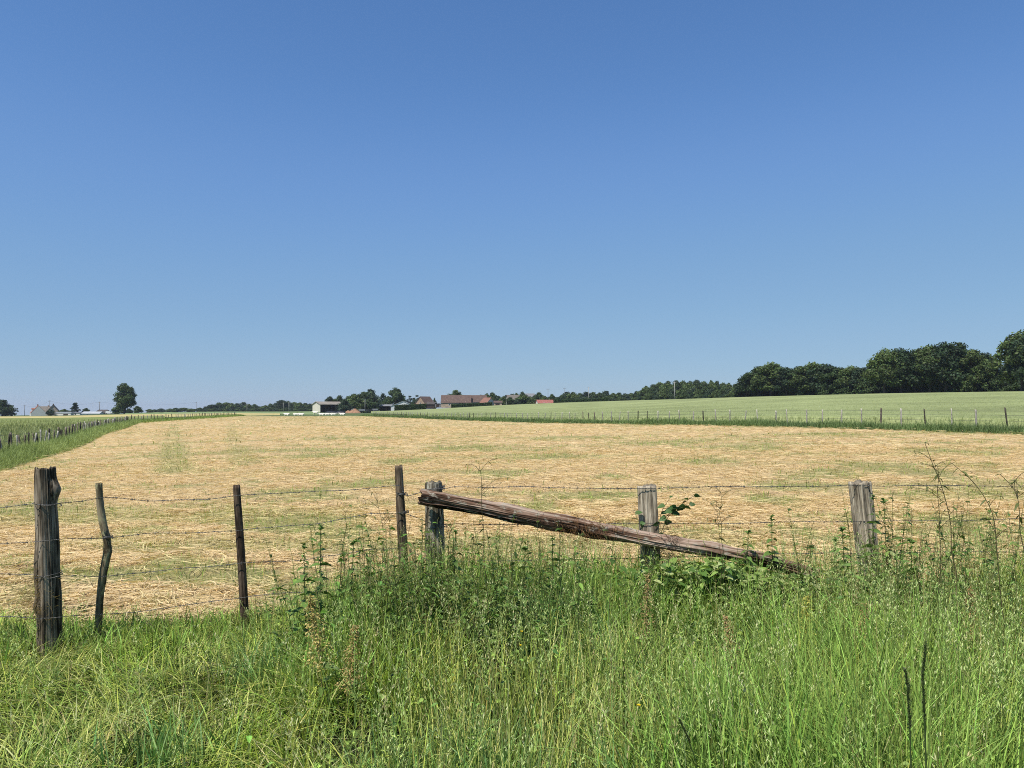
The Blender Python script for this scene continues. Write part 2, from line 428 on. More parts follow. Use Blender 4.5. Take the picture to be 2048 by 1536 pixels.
def jit(c, n, a=.2, b=.08):
    c = np.asarray(c, float)
    k = 1 + a * rng.normal(size=(n, 1)); j = 1 + b * rng.normal(size=(n, 3))
    return np.clip(c * np.clip(k, .4, 1.9) * j, .004, .85)

def verge_h(x, y):
    u = x / np.maximum(y, .8)
    h = .22 + .30 * sstep(u, -.40, -.12) + .07 * sstep(u, .25, .6)
    h = h * (1 - .16 * sstep(y, 4.0, 5.4) * (1 - .75 * sstep(u, .25, .5)))
    h = h * (.72 + .6 * fbm(x * 1.1, y * 1.1, 81, 3))
    h = h * (1 - .25 * sstep(2.4 - y, 0, 1.0))
    return h
def scatter(n, x0, x1, y0, y1, dens=None):
    out = []; tot = 0
    while tot < n:
        k = int(n * 1.5) + 100
        x = rng.uniform(x0, x1, k); y = rng.uniform(y0, y1, k)
        keep = np.abs(x) < y * .80 + 1.1
        if dens is not None: keep &= rng.random(k) < dens(x, y)
        x = x[keep]; y = y[keep]; out.append(np.stack([x, y], -1)); tot += len(x)
    return np.concatenate(out)[:n]
def hay_edge(x):           # where the verge grass gives way to the mown field
    return 5.75 + .55 * (fbm(x * 1.2 + 7, x * 0 + .5, 91, 3) - .4) + .25 * sstep(x / 5.6, -.45, -.1)

GREEN = np.array([(.21, .29, .045), (.36, .43, .10), (.11, .175, .04), (.50, .52, .17), (.25, .33, .10)])
def verge_grass():
    g = Geo()
    # 1 leaf blades in clumps
    n = 72000
    xy = scatter(n, -7, 7, 1.15, 6.5, lambda x, y: (y < hay_edge(x)) * (.10 + .90 * np.maximum(sstep(fbm(x * 1.9, y * 1.9, 51, 2), .36, .52), .75 * (1 - sstep(x / y, -.42, -.22)))))
    x, y = xy.T
    ci = (fbm(x * 1.7, y * 1.7, 101, 2) * 5.5 + .0 + rng.normal(size=n) * 1.25)
    cb = GREEN[np.clip(ci, 0, 4).astype(int)]
    cb = np.clip(cb * np.clip(1 + .38 * rng.normal(size=(n, 1)), .3, 2) * (1 + .07 * rng.normal(size=(n, 3))), .01, .6)
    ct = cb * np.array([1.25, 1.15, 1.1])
    dry = rng.random(n) < .085; ct[dry] = jit((.55, .48, .27), dry.sum()); cb[dry] = jit((.4, .36, .18), dry.sum())
    h = verge_h(x, y) * rng.uniform(.5, 1.25, n)
    w = rng.uniform(.0045, .0115, n)
    clump = fbm(x * 1.4, y * 1.4, 111, 2) * 9
    az = clump + rng.normal(size=n) * (1.2 + 2.5 * sstep(x / y, -.36, -.1))
    lf = 1 - sstep(x / y, -.36, -.1)
    lean = np.abs(rng.normal(size=n)) * (.13 + .22 * lf); bend = np.abs(rng.normal(size=n)) * (.28 + .7 * lf)
    base = np.stack([x, y, -.02 + 0 * x], -1)
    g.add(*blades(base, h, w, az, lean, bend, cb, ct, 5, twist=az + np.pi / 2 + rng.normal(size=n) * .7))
    # 2 wider upright blades (couch, cocksfoot)
    n = 22000
    xy = scatter(n, -7, 7, 1.2, 6.2, lambda x, y: (y < hay_edge(x) - .2) * sstep(fbm(x * .9 + 5, y * .9, 121, 2), .34, .55) * (.25 + .75 * sstep(x / y, -.35, -.05)))
    x, y = xy.T
    cb = jit((.18, .27, .065), n, .45); ct = cb * np.array([1.6, 1.45, 1.5])
    h = verge_h(x, y) * rng.uniform(.85, 1.45, n); az = rng.uniform(0, 6.28, n)
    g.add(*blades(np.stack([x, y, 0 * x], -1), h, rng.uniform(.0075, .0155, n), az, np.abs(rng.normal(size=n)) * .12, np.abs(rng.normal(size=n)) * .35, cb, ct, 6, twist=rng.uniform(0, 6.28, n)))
    # 3 tussocks of broad blue green blades
    for (px_, d_, hh, sp) in [(1095, 4.9, .62, .16), (1150, 4.8, .55, .14), (1640, 2.7, .62, .12), (1720, 2.6, .6, .12), (1010, 2.9, .5, .12), (1290, 2.7, .52, .12), (1420, 3.3, .55, .14), (880, 3.0, .45, .12), (540, 4.4, .36, .16), (1980, 3.2, .6, .15), (1830, 3.9, .62, .16), (330, 3.4, .3, .15), (1210, 4.2, .52, .14), (740, 2.7, .42, .1)]:
        k = 150; bx = X(px_, d_) + rng.normal(size=k) * sp; by = d_ + rng.normal(size=k) * sp * .7
        cb = jit((.13, .22, .075), k, .3); az = rng.uniform(0, 6.28, k)
        g.add(*blades(np.stack([bx, by, 0 * bx], -1), hh * rng.uniform(.6, 1.15, k), rng.uniform(.008, .014, k), az, np.abs(rng.normal(size=k)) * .14, np.abs(rng.normal(size=k)) * .3, cb, cb * np.array([1.7, 1.55, 1.6]), 6, twist=rng.uniform(0, 6.28, k)))
    return tag(g.build('grass', M['grass']), 'tall green grass growing along the verge', 'grass', kind='stuff')
verge_grass()

def seed_grass():
    """flowering stems with loose seed heads"""
    g = Geo()
    n = 2800
    xy = scatter(n, -7, 7, 1.7, 6.0, lambda x, y: (y < hay_edge(x)) * (.12 + .88 * sstep(x / y, -.33, -.02)) * (.3 + .7 * sstep(fbm(x * .8, y * .8, 131, 2), .35, .6)))
    x, y = xy.T
    h = (verge_h(x, y) * rng.uniform(1.1, 1.6, n)).clip(.2, .98); az = rng.uniform(0, 6.28, n)
    lean = np.abs(rng.normal(size=n)) * .13; bend = np.abs(rng.normal(size=n)) * .16
    K = 6; t = np.linspace(0, 1, K)
    off = h[:, None] * (lean[:, None] * t + bend[:, None] * t ** 2)
    path = np.stack([x[:, None] + off * np.cos(az)[:, None], y[:, None] + off * np.sin(az)[:, None], h[:, None] * t + 0 * off], -1)
    kind = rng.random(n)
    stemc = np.where((kind < .25)[:, None], jit((.3, .27, .13), n), jit((.22, .29, .09), n))
    side = np.stack([np.cos(az + 1.57), np.sin(az + 1.57), 0 * az], -1)
    g.add(*strips(path, np.broadcast_to(np.linspace(.0028, .0014, K), (n, K)), np.broadcast_to([1.0, 0, 0], (n, 3)), stemc * .9, stemc))
    # spikelets
    m = 26
    idx = np.repeat(np.arange(n), m)
    s = rng.uniform(.66, 1.0, n * m)
    fi = s * (K - 1); i0 = np.minimum(fi.astype(int), K - 2); fr = (fi - i0)[:, None]
    pos = path[idx, i0] * (1 - fr) + path[idx, i0 + 1] * fr
    spread = np.where(kind[idx] < .5, .008, .03) * (1.2 - (s - .66) / .34)
    a2 = rng.uniform(0, 6.28, n * m)
    pos = pos + np.stack([np.cos(a2) * spread, np.sin(a2) * spread, rng.normal(size=n * m) * .008], -1)
    d = np.stack([np.cos(a2) * .5, np.sin(a2) * .5, rng.uniform(.2, 1, n * m)], -1); d /= np.linalg.norm(d, axis=1, keepdims=True)
    pal = np.array([(.42, .47, .2), (.54, .52, .3), (.30, .37, .13), (.45, .37, .2)])
    cc = pal[rng.choice(4, n, p=[.42, .22, .26, .1])][idx] * rng.uniform(.75, 1.25, (n * m, 1))
    L = rng.uniform(.008, .02, n * m)
    p2 = np.stack([pos, pos + d * (L * .5)[:, None], pos + d * L[:, None]], 1)
    sd = np.stack([np.cos(a2 + 1.57), np.sin(a2 + 1.57), 0 * a2], -1)
    g.add(*strips(p2, np.stack([.0015 + 0 * L, .0042 + 0 * L, .0008 + 0 * L], 1), sd, cc, cc * 1.1))
    return tag(g.build('seeding_grass', M['grass']), 'flowering grass stems with feathery seed heads in the verge', 'grass', kind='stuff')
seed_grass()

def goosegrass():
    """sprawling stems with whorls of narrow leaves, and low broad leaves"""
    g = Geo()
    n = 2300
    xy = scatter(n, -7, 7, 1.4, 6.0, lambda x, y: (y < hay_edge(x) - .1) * sstep(fbm(x * .9 + 2, y * .9 + 9, 141, 2), .3, .55) * (.2 + .8 * sstep(x / y, -.42, -.2)))
    x, y = xy.T
    h = verge_h(x, y) * rng.uniform(.7, 1.3, n); az = rng.uniform(0, 6.28, n)
    lean = np.abs(rng.normal(size=n)) * .3; bend = np.abs(rng.normal(size=n)) * .3
    K = 8; t = np.linspace(0, 1, K)
    off = h[:, None] * (lean[:, None] * t + bend[:, None] * t ** 2)
    wob = rng.normal(size=(n, K, 2)) * .012
    path = np.stack([x[:, None] + off * np.cos(az)[:, None] + wob[..., 0], y[:, None] + off * np.sin(az)[:, None] + wob[..., 1], h[:, None] * t * (1 - .2 * t)], -1)
    sc = jit((.12, .17, .05), n)
    g.add(*strips(path, np.full((n, K), .003), np.broadcast_to([1.0, 0, 0], (n, 3)), sc * .8, sc))
    m = 44
    idx = np.repeat(np.arange(n), m)
    wh = rng.integers(0, 14, n * m) / 13 * .85 + .15
    fi = wh * (K - 1); i0 = np.minimum(fi.astype(int), K - 2); fr = (fi - i0)[:, None]
    pos = path[idx, i0] * (1 - fr) + path[idx, i0 + 1] * fr
    a2 = rng.uniform(0, 6.28, n * m)
    d = np.stack([np.cos(a2), np.sin(a2), rng.uniform(-.1, .7, n * m)], -1); d /= np.linalg.norm(d, axis=1, keepdims=True)
    base = jit((.26, .35, .09), n, .35)
    cc = base[idx] * rng.uniform(.7, 1.4, (n * m, 1))
    L = rng.uniform(.012, .03, n * m)
    p2 = np.stack([pos, pos + d * (L * .6)[:, None], pos + d * L[:, None] - np.array([0, 0, .004])], 1)
    sd = np.stack([np.cos(a2 + 1.57), np.sin(a2 + 1.57), 0 * a2], -1)
    g.add(*strips(p2, np.stack([.002 + 0 * L, .0048 + 0 * L, .0008 + 0 * L], 1), sd, cc, cc * 1.12))
    # broad low leaves
    n = 3600
    xy = scatter(n, -6, 6, 1.6, 5.9, lambda x, y: (y < hay_edge(x) - .15) * sstep(fbm(x * 1.3 + 4, y * 1.3, 151, 2), .42, .62) * (.1 + .9 * sstep(x / y, -.38, -.2)))
    x, y = xy.T
    z = verge_h(x, y) * rng.uniform(.35, 1.05, n)
    a = rng.uniform(0, 6.28, n); d = np.stack([np.cos(a), np.sin(a), rng.uniform(-.2, .8, n)], -1); d /= np.linalg.norm(d, axis=1, keepdims=True)
    c = jit((.21, .30, .075), n, .35); dk = rng.random(n) < .25 + .6 * sstep(y, 3.8, 5.0); c[dk] *= np.array([.42, .5, .6])
    L = rng.uniform(.016, .042, n)
    g.add(*leaves(np.stack([x, y, z], -1), d, L, L * rng.uniform(.35, .7, n), c, .4, .3))
    return tag(g.build('ground_weeds', M['leaf']), 'tangled leafy weeds growing through the verge grass', 'weeds', kind='stuff')
goosegrass()

def stem_weeds():
    """slender branching weed stems standing above the grass in front of the hay"""
    g = Geo()
    n = 440
    u = np.concatenate([rng.normal(-.15, .06, 150), rng.normal(0, .07, 90), rng.uniform(-.28, .75, 60), rng.normal(.55, .09, 140)])
    y = rng.uniform(4.3, 5.5, n); x = u * y
    h = np.where(u > .45, rng.uniform(.6, 1.15, n), rng.uniform(.5, .98, n)); h = np.where(rng.random(n) < .45, h * .75, h)
    az = rng.uniform(0, 6.28, n); lean = rng.uniform(0, .18, n); bend = rng.uniform(0, .14, n)
    K = 9; t = np.linspace(0, 1, K)
    off = h[:, None] * (lean[:, None] * t + bend[:, None] * t ** 2)
    path = np.stack([x[:, None] + off * np.cos(az)[:, None] + .006 * rng.normal(size=(n, K)), y[:, None] + off * np.sin(az)[:, None], h[:, None] * t + 0 * off], -1)
    sc = np.where((rng.random(n) < .5)[:, None], jit((.05, .07, .025), n), jit((.15, .16, .06), n))
    g.add(*strips(path, np.broadcast_to(np.linspace(.0062, .0024, K), (n, K)), np.broadcast_to([1.0, 0, 0], (n, 3)), sc, sc * 1.2))
    m = 15
    idx = np.repeat(np.arange(n), m)
    s = rng.uniform(.25, 1, n * m); fi = s * (K - 1); i0 = np.minimum(fi.astype(int), K - 2); fr = (fi - i0)[:, None]
    pos = path[idx, i0] * (1 - fr) + path[idx, i0 + 1] * fr
    a2 = rng.uniform(0, 6.28, n * m)
    d = np.stack([np.cos(a2), np.sin(a2), rng.uniform(-.1, 1.2, n * m)], -1); d /= np.linalg.norm(d, axis=1, keepdims=True)
    L = rng.uniform(.04, .11, n * m) * (1.25 - .65 * s); cc = jit((.11, .18, .045), n * m, .4)
    g.add(*leaves(pos, d, L, L * rng.uniform(.18, .38, n * m), cc, .45, .3, 3, 'lance'))
    # small flower / seed specks on side twigs at the top
    m = 16; idx = np.repeat(np.arange(n), m); s = rng.uniform(.72, 1, n * m)
    fi = s * (K - 1); i0 = np.minimum(fi.astype(int), K - 2); fr = (fi - i0)[:, None]
    pos = path[idx, i0] * (1 - fr) + path[idx, i0 + 1] * fr
    a2 = rng.uniform(0, 6.28, n * m); Lt = rng.uniform(.01, .055, n * m)
    d = np.stack([np.cos(a2), np.sin(a2), rng.uniform(.4, 1.4, n * m)], -1); d /= np.linalg.norm(d, axis=1, keepdims=True)
    end = pos + d * Lt[:, None]
    cc = sc[idx] * 1.2
    g.add(*strips(np.stack([pos, end], 1), np.full((n * m, 2), .0014), np.broadcast_to([1.0, 0, 0], (n * m, 3)), cc, cc))
    g.add(*leaves(end, d, np.full(n * m, .012), np.full(n * m, .005), jit((.24, .22, .09), n * m, .3), .2, .1, 2, 'lance'))
    return tag(g.build('slender_weeds', M['leaf']), 'slender branching weed stems rising in front of the hay field', 'weeds', kind='stuff')
stem_weeds()

# cut hay lying on the field -------------------------------------------------
def straw():
    g = Geo()
    for (n, d0, d1, wl, ll) in [(105000, 5.7, 13, .0075, .28), (115000, 12, 28, .009, .32), (100000, 26, 75, .0155, .44), (70000, 70, 205, .034, .7)]:
        u = rng.random(n)
        d = np.sqrt(d0 ** 2 + (d1 ** 2 - d0 ** 2) * u)
        half = d * .76 + 1.2
        x = rng.uniform(-1, 1, n) * half
        e = rng.random(n)
        ok = (x > hay_left_x(d) + .2 * e) & (x < hay_right_x(d) - .2 * e) & (d > hay_edge(x) - .05)
        gm = green_mask(x, d)
        ok &= rng.random(n) > gm * .8
        ok &= rng.random(n) < .35 + .65 * sstep(fbm(x * 2.2, d * 3.2, 161, 2), .3, .55)
        x = x[ok]; d = d[ok]; k = len(x)
        z = Z(x, d) + hay_lump(x, d)
        swath = fbm(x * .5, d * .7, 171, 2) * 5
        az = swath + rng.normal(size=k) * .9
        L = ll * rng.uniform(.4, 1.25, k)
        tilt = rng.normal(size=k) * .10; arch = np.abs(rng.normal(size=k)) * .12
        K = 5; t = np.linspace(-.5, .5, K)
        curve = rng.normal(size=k) * .55 / L * .4
        px_ = x[:, None] + L[:, None] * (t * np.cos(az)[:, None] - curve[:, None] * (t ** 2) * np.sin(az)[:, None])
        py_ = d[:, None] + L[:, None] * (t * np.sin(az)[:, None] + curve[:, None] * (t ** 2) * np.cos(az)[:, None])
        lift = rng.uniform(.002, .07, k) * (1 if d0 < 20 else 1.6)
        pz_ = z[:, None] + lift[:, None] + L[:, None] * (tilt[:, None] * t + arch[:, None] * (.25 - t ** 2))
        pal = np.array([(.67, .505, .27), (.76, .595, .34), (.58, .435, .23), (.60, .49, .25), (.43, .305, .16)])
        c = pal[rng.choice(5, k, p=[.36, .26, .2, .14, .04])] * rng.uniform(.8, 1.15, (k, 1)) * (1.08 if d0 < 10 else 1.03)
        tint = np.clip((gm[ok] * .4), 0, 1)[:, None]; c = c * (1 - tint) + c * np.array([.72, .92, .6]) * tint
        a2 = az + np.pi / 2
        sl = rng.normal(size=k) * .5
        side = np.stack([np.cos(a2) * np.cos(sl), np.sin(a2) * np.cos(sl), np.sin(sl)], -1)
        W = np.stack([.5 * np.ones(k), np.ones(k), np.ones(k), .9 * np.ones(k), .35 * np.ones(k)], 1) * (wl * rng.uniform(.6, 1.3, k))[:, None]
        g.add(*strips(np.stack([px_, py_, pz_], -1), W, side, c, c * 1.04))
    return tag(g.build('cut_hay', M['straw']), 'pale cut hay lying loose over the mown field', 'hay', kind='stuff')
straw()

def regrowth():
    g = Geo()
    for (n, d0, d1, w, hh) in [(42000, 5.6, 14, .005, .085), (40000, 13, 40, .012, .11), (26000, 38, 150, .04, .16)]:
        u = rng.random(n); d = np.sqrt(d0 ** 2 + (d1 ** 2 - d0 ** 2) * u); x = rng.uniform(-1, 1, n) * (d * .76 + 1.2)
        gm = green_mask(x, d)
        ok = (rng.random(n) < gm * .95 + .05) & (x > hay_left_x(d)) & (x < hay_right_x(d)) & (d > hay_edge(x) - .3)
        x = x[ok]; d = d[ok]; k = len(x)
        az = rng.uniform(0, 6.28, k)
        c = jit((.2, .27, .06), k, .25); dry = rng.random(k) < .2; c[dry] = jit((.42, .34, .15), dry.sum())
        g.add(*blades(np.stack([x, d, Z(x, d) + hay_lump(x, d)], -1), hh * rng.uniform(.4, 1.5, k), w * 1.5 * rng.uniform(.6, 1.3, k), az, np.abs(rng.normal(size=k)) * .5, np.abs(rng.normal(size=k)) * .5, c, c * np.array([1.15, 1.08, 1.0]), 2))
    return tag(g.build('stubble_grass', M['grass']), 'short green regrowth showing between the hay', 'grass', kind='stuff')
regrowth()

def margin(name, label, linef, d0, d1, n, w0, w1, hm, c0, c1, wpx):
    """strip of uncut grass along a far fence: linef(d) is the fence, band runs from w0 to w1 towards the field"""
    g = Geo()
    d = d0 * (d1 / d0) ** rng.random(n)
    off = rng.uniform(w0, w1, n); x = linef(d) + off
    mid = 1 - np.abs((off - (w0 + w1) / 2) / ((w1 - w0) / 2))
    h = hm * (.35 + .75 * np.clip(mid * 2.2, 0, 1)) * rng.uniform(.5, 1.25, n) * (.6 + .8 * fbm(x * .35, d * .35, 181, 2))
    az = rng.uniform(0, 6.28, n)
    f = fbm(x * .15, d * .15, 191, 3)[:, None]
    cb = (np.asarray(c0) * (1 - f) + np.asarray(c1) * f) * rng.uniform(.65, 1.3, (n, 1))
    w = np.maximum(.008, d * wpx) * rng.uniform(.6, 1.3, n)
    g.add(*blades(np.stack([x, d, Z(x, d) - .02], -1), h, w, az, np.abs(rng.normal(size=n)) * .18, np.abs(rng.normal(size=n)) * .4, cb, cb * 1.15, 3))
    return tag(g.build(name, M['grass']), label, 'grass', kind='stuff')
margin('fence_grass', 'dark green uncut grass along the right hand far fence', fence_right_x, 24, 205, 70000, -2.7, .8, .44, (.085, .12, .06), (.19, .25, .085), .0006)
margin('fence_grass', 'green uncut grass strip along the left hand fence', lambda d: fence_left_x(d), 22, 118, 60000, -.7, 2.0, .5, (.19, .235, .08), (.32, .36, .14), .0006)
margin('fence_grass', 'far green grass strip along the bent end of the left fence', lambda d: fence_left_x(d), 116, 225, 16000, -2.0, 3.4, .5, (.16, .21, .06), (.25, .31, .09), .0006)

def wheat_ears():
    g = Geo(); n = 90000
    p = rng.uniform(742, 2300, n); nr = wheat_near(p); fr = np.minimum(np.maximum(wheat_far(p), nr + 5), 170)
    fr = np.maximum(fr, nr + 2)
    d = nr * (fr / nr) ** (rng.random(n) ** 1.2); x = X(p, d)
    az = rng.uniform(0, 6.28, n)
    f = fbm(x * .25, d * .25, 201, 3)[:, None]
    c = (np.array([.2, .27, .09]) * (1 - f) + np.array([.36, .4, .19]) * f) * rng.uniform(.7, 1.3, (n, 1))
    g.add(*blades(np.stack([x, d, Z(x, d) + WH - .3], -1), rng.uniform(.28, .46, n), np.maximum(.01, d * .0006) * rng.uniform(.7, 1.4, n), az, np.abs(rng.normal(size=n)) * .1, np.abs(rng.normal(size=n)) * .3, c, c * 1.1, 2))
    return tag(g.build('wheat', M['crop']), 'dense pale green ears of the wheat crop', 'wheat', kind='stuff')
wheat_ears()

def pasture_tufts():
    g = Geo(); n = 45000
    d = 30 * (130 / 30) ** rng.random(n); fx = fence_left_x(d); x = fx - rng.random(n) ** 1.3 * (d * .9)
    p = x / d * F + CX; ok = p > -420; x = x[ok]; d = d[ok]; n = len(x)
    f = fbm(x * .12, d * .12, 211, 3)[:, None]
    c = (np.array([.18, .19, .07]) * (1 - f) + np.array([.33, .33, .17]) * f) * rng.uniform(.65, 1.3, (n, 1))
    g.add(*blades(np.stack([x, d, Z(x, d) - .05], -1), rng.uniform(.25, .75, n), np.maximum(.01, d * .0007) * rng.uniform(.6, 1.3, n), rng.uniform(0, 6.28, n), np.abs(rng.normal(size=n)) * .15, np.abs(rng.normal(size=n)) * .4, c, c * 1.2, 2))
    return tag(g.build('pasture_grass', M['grass']), 'grey green seeding grass in the pasture behind the left fence', 'grass', kind='stuff')
pasture_tufts()

# ------------------------------------------------------------------ tubes (posts, logs, trunks)
def tube(path, rad, S=20, shape=None, groove=0.0, gk=3.0, lump=0.0, seed=0, cap=True, capz=.0, jag=0.0, frame=None, res=None, glen=.35):
    """path (n,3); rad (n); shape(theta, s)-> multiplier; returns V, faces, grain"""
    path = np.asarray(path, float); rad = np.asarray(rad, float)
    if res:
        s0 = np.linspace(0, 1, len(path)); s1 = np.linspace(0, 1, res)
        pth = np.stack([np.interp(s1, s0, path[:, i]) for i in range(3)], -1)
        for _ in range(max(1, res // (len(path) * 2))): pth[1:-1] = .25 * pth[:-2] + .5 * pth[1:-1] + .25 * pth[2:]
        rad = np.interp(s1, s0, rad); path = pth
    n = len(path)
    tan = np.gradient(path, axis=0); tan /= np.linalg.norm(tan, axis=1, keepdims=True)
    ref = np.array([1.0, 0, 0]) if frame is None else np.asarray(frame, float)
    u = ref[None] - (tan @ ref)[:, None] * tan; u /= np.linalg.norm(u, axis=1, keepdims=True)
    v = np.cross(tan, u)
    L = np.concatenate([[0], np.cumsum(np.linalg.norm(np.diff(path, axis=0), axis=1))])
    th = np.linspace(0, 2 * np.pi, S, endpoint=False)
    Th, Lg = np.meshgrid(th, L, indexing='xy')
    r = rad[:, None] * np.ones((n, S))
    if shape is not None: r = r * shape(Th, Lg / max(L[-1], 1e-6))
    if groove: r = r * (1 + groove * (fbm(np.cos(Th) * gk + 7 + Lg * glen, np.sin(Th) * gk + 3 + Lg * glen * .6, seed + 1, 3) - .5) * 2)
    if lump: r = r * (1 + lump * (fbm(np.cos(Th) * .9 + Lg * 6, np.sin(Th) * .9 + 5 + Lg * 3, seed + 5, 2) - .5) * 2)
    V = path[:, None] + (np.cos(Th) * r)[..., None] * u[:, None] + (np.sin(Th) * r)[..., None] * v[:, None]
    if jag:
        V[-1] += tan[-1] * (jag * (fbm(np.cos(th) * 3 + seed, np.sin(th) * 3, seed + 9, 2) - .5) * 2)[:, None]
        V[0] -= tan[0] * (jag * (fbm(np.cos(th) * 3 + seed, np.sin(th) * 3, seed + 19, 2) - .5) * 2)[:, None]
    G = np.stack([np.cos(Th) * r, np.sin(Th) * r, Lg + seed * 1.7], -1)
    i = np.arange(n * S).reshape(n, S); j = np.roll(i, -1, axis=1)
    Q = np.stack([i[:-1], j[:-1], j[1:], i[1:]], -1).reshape(-1, 4)
    V = V.reshape(-1, 3); G = G.reshape(-1, 3); faces = [Q]
    if cap:
        k = len(V)
        mid = V[-S:].copy(); ctr1 = V[-S:].mean(0) - tan[-1] * capz; ctr0 = V[:S].mean(0) + tan[0] * capz
        # inner ring for a rough end grain
        ring1 = ctr1 + (V[-S:] - V[-S:].mean(0)) * .55 - tan[-1] * capz * .6; ring0 = ctr0 + (V[:S] - V[:S].mean(0)) * .55
        V = np.concatenate([V, ring1, ring0, [ctr1, ctr0]])
        G = np.concatenate([G, G[(n - 1) * S:n * S] * .5, G[:S] * .5, [[0, 0, 0], [0, 0, 0]]])
        a = np.arange(S); b = np.roll(a, -1)
        top = (n - 1) * S
        faces += [np.stack([top + a, top + b, k + b, k + a], -1), np.stack([b, a, k + S + a, k + S + b], -1)]
        faces += [np.stack([k + a, k + b, np.full(S, k + 2 * S)], -1), np.stack([k + S + b, k + S + a, np.full(S, k + 2 * S + 1)], -1)]
    return V, faces, G

def sq(n=5.0, aspect=1.0, rot=0.0):
    def f(th, s):
        t = th + rot
        return 1.0 / (np.abs(np.cos(t)) ** n + np.abs(np.sin(t) / aspect) ** n) ** (1 / n)
    return f
def W3(px, py, d): return np.array([X(px, d), d, zpix(py, d)])

# ------------------------------------------------------------------ the near fence
fence = empty('barbed_wire_fence', P(1024, 5.6), label='old barbed wire fence of mismatched wooden posts across the foreground', cat='fence')
FB = np.array(fence.location)
def fpart(name, geo, mat, label=None, smooth=True, parent=None):
    V, f, G = geo
    o = mesh_np(name, V - FB, f, mat, parent or fence, grain=G, smooth=smooth)
    if label: o['label'] = label
    return o
def postpath(pts, d, extra=.35):
    p = [W3(a, b, d) for a, b in pts]
    dirv = p[-1] - p[-2]; dirv = dirv / np.linalg.norm(dirv)
    p.append(p[-1] + dirv * extra)
    return np.array(p[::-1])
# split timber post
def split_shape(th, s):
    b = sq(6, .85, R(38))(th, s)
    knob = .55 * np.exp(-((s - .905) / .035) ** 2) * np.exp(-(np.angle(np.exp(1j * (th - R(-8)))) / .55) ** 2)
    knob2 = .30 * np.exp(-((s - .40) / .03) ** 2) * np.exp(-(np.angle(np.exp(1j * (th - R(205)))) / .5) ** 2)
    crack = -.22 * np.exp(-((np.angle(np.exp(1j * (th - R(222 ))))) / .07) ** 2) * sstep(s, .36, .42) * (1 - sstep(s, .70, .78))
    crack2 = -.13 * np.exp(-((np.angle(np.exp(1j * (th - R(243 ))))) / .05) ** 2) * sstep(s, .3, .34) * (1 - sstep(s, .8, .9))
    notch = -.35 * sstep(s, .96, 1.0) * np.exp(-(np.angle(np.exp(1j * (th - R(200)))) / .6) ** 2) * .3
    flare = .18 * np.exp(-((s - .55) / .1) ** 2) * np.exp(-(np.angle(np.exp(1j * (th - R(195)))) / .4) ** 2)
    return b + knob + knob2 + crack + crack2 + notch + flare
D1 = 5.02
fpart('post', tube(postpath([(90, 936), (92, 1010), (95, 1090), (97, 1170), (98, 1290)], D1), [.07, .071, .07, .068, .063, .06], 110, split_shape, .10, 9, .06, 11, True, .01, .02, res=130, glen=.6), M['wood_split'], 'thick split timber post with a knot near its top, at left end')
# crooked branch post
D2 = 5.25
fpart('post', tube(postpath([(198, 966), (200, 1010), (206, 1045), (215, 1080), (215, 1105), (206, 1150), (200, 1195), (196, 1265)], D2), np.array([.026, .025, .024, .026, .027, .026, .0245, .023, .022]), 32, lambda t, s: 1 + .3 * np.exp(-((s - .66) / .02) ** 2) * np.exp(-(np.angle(np.exp(1j * (t - 0))) / .6) ** 2) + .25 * np.exp(-((s - .5) / .02) ** 2) * np.exp(-(np.angle(np.exp(1j * (t - .2))) / .6) ** 2) + .2 * np.exp(-((s - .9) / .015) ** 2) * np.exp(-(np.angle(np.exp(1j * (t - .1))) / .5) ** 2), .1, 2, .12, 23, True, .004, .004, res=80), M['wood_branch'], 'thin crooked branch used as a fence post')
D3 = 5.5
fpart('post', tube(postpath([(473, 970), (481, 1090), (490, 1235)], D3), [.031, .031, .029, .026], 28, None, .05, 3, .03, 31, True, .004, .004, res=50), M['wood_dark'], 'dark slender round stake leaning slightly left')
D4 = 5.72
fpart('post', tube(postpath([(797, 931), (802, 1030), (811, 1200)], D4), [.036, .037, .036, .03], 28, None, .06, 3, .05, 41, True, .004, .005, res=50), M['wood_stake'], 'tall brown round stake standing just left of the brace')
D5 = 5.78
fpart('post', tube(postpath([(867, 964), (869, 1040), (874, 1200)], D5), [.074, .076, .074, .062], 70, None, .17, 7, .08, 53, True, .006, .014, res=110, glen=1.2), M['wood_pale'], 'stout lichened post under the upper end of the brace')
D6 = 5.72
fpart('post', tube(postpath([(1293, 971), (1299, 1075), (1306, 1230)], D6), [.073, .073, .073, .07], 90, sq(7, .8, R(6)), .07, 10, .03, 61, True, .004, .012, res=70), M['wood_grey'], 'square weathered grey post behind the brace')
D7 = 5.66
fpart('post', tube(postpath([(1719, 964), (1729, 1050), (1748, 1230)], D7), [.067, .069, .071, .07], 100, sq(4, .85, R(-12)), .17, 9, .04, 73, True, .006, .02, res=80), M['wood_grey'], 'deeply grooved grey post among nettles at right')
# one more post outside the right and left edges keeps the wires up
fpart('post', tube(postpath([(2250, 968), (2256, 1230)], 5.6), [.06, .065, .065], 32, sq(4, 1, .2), .1, 5, .03, 83, res=40), M['wood_grey'])
fpart('post', tube(postpath([(-190, 985), (-195, 1300)], 4.85), [.06, .06, .06], 32, None, .1, 4, .03, 93, res=40), M['wood_dark'])

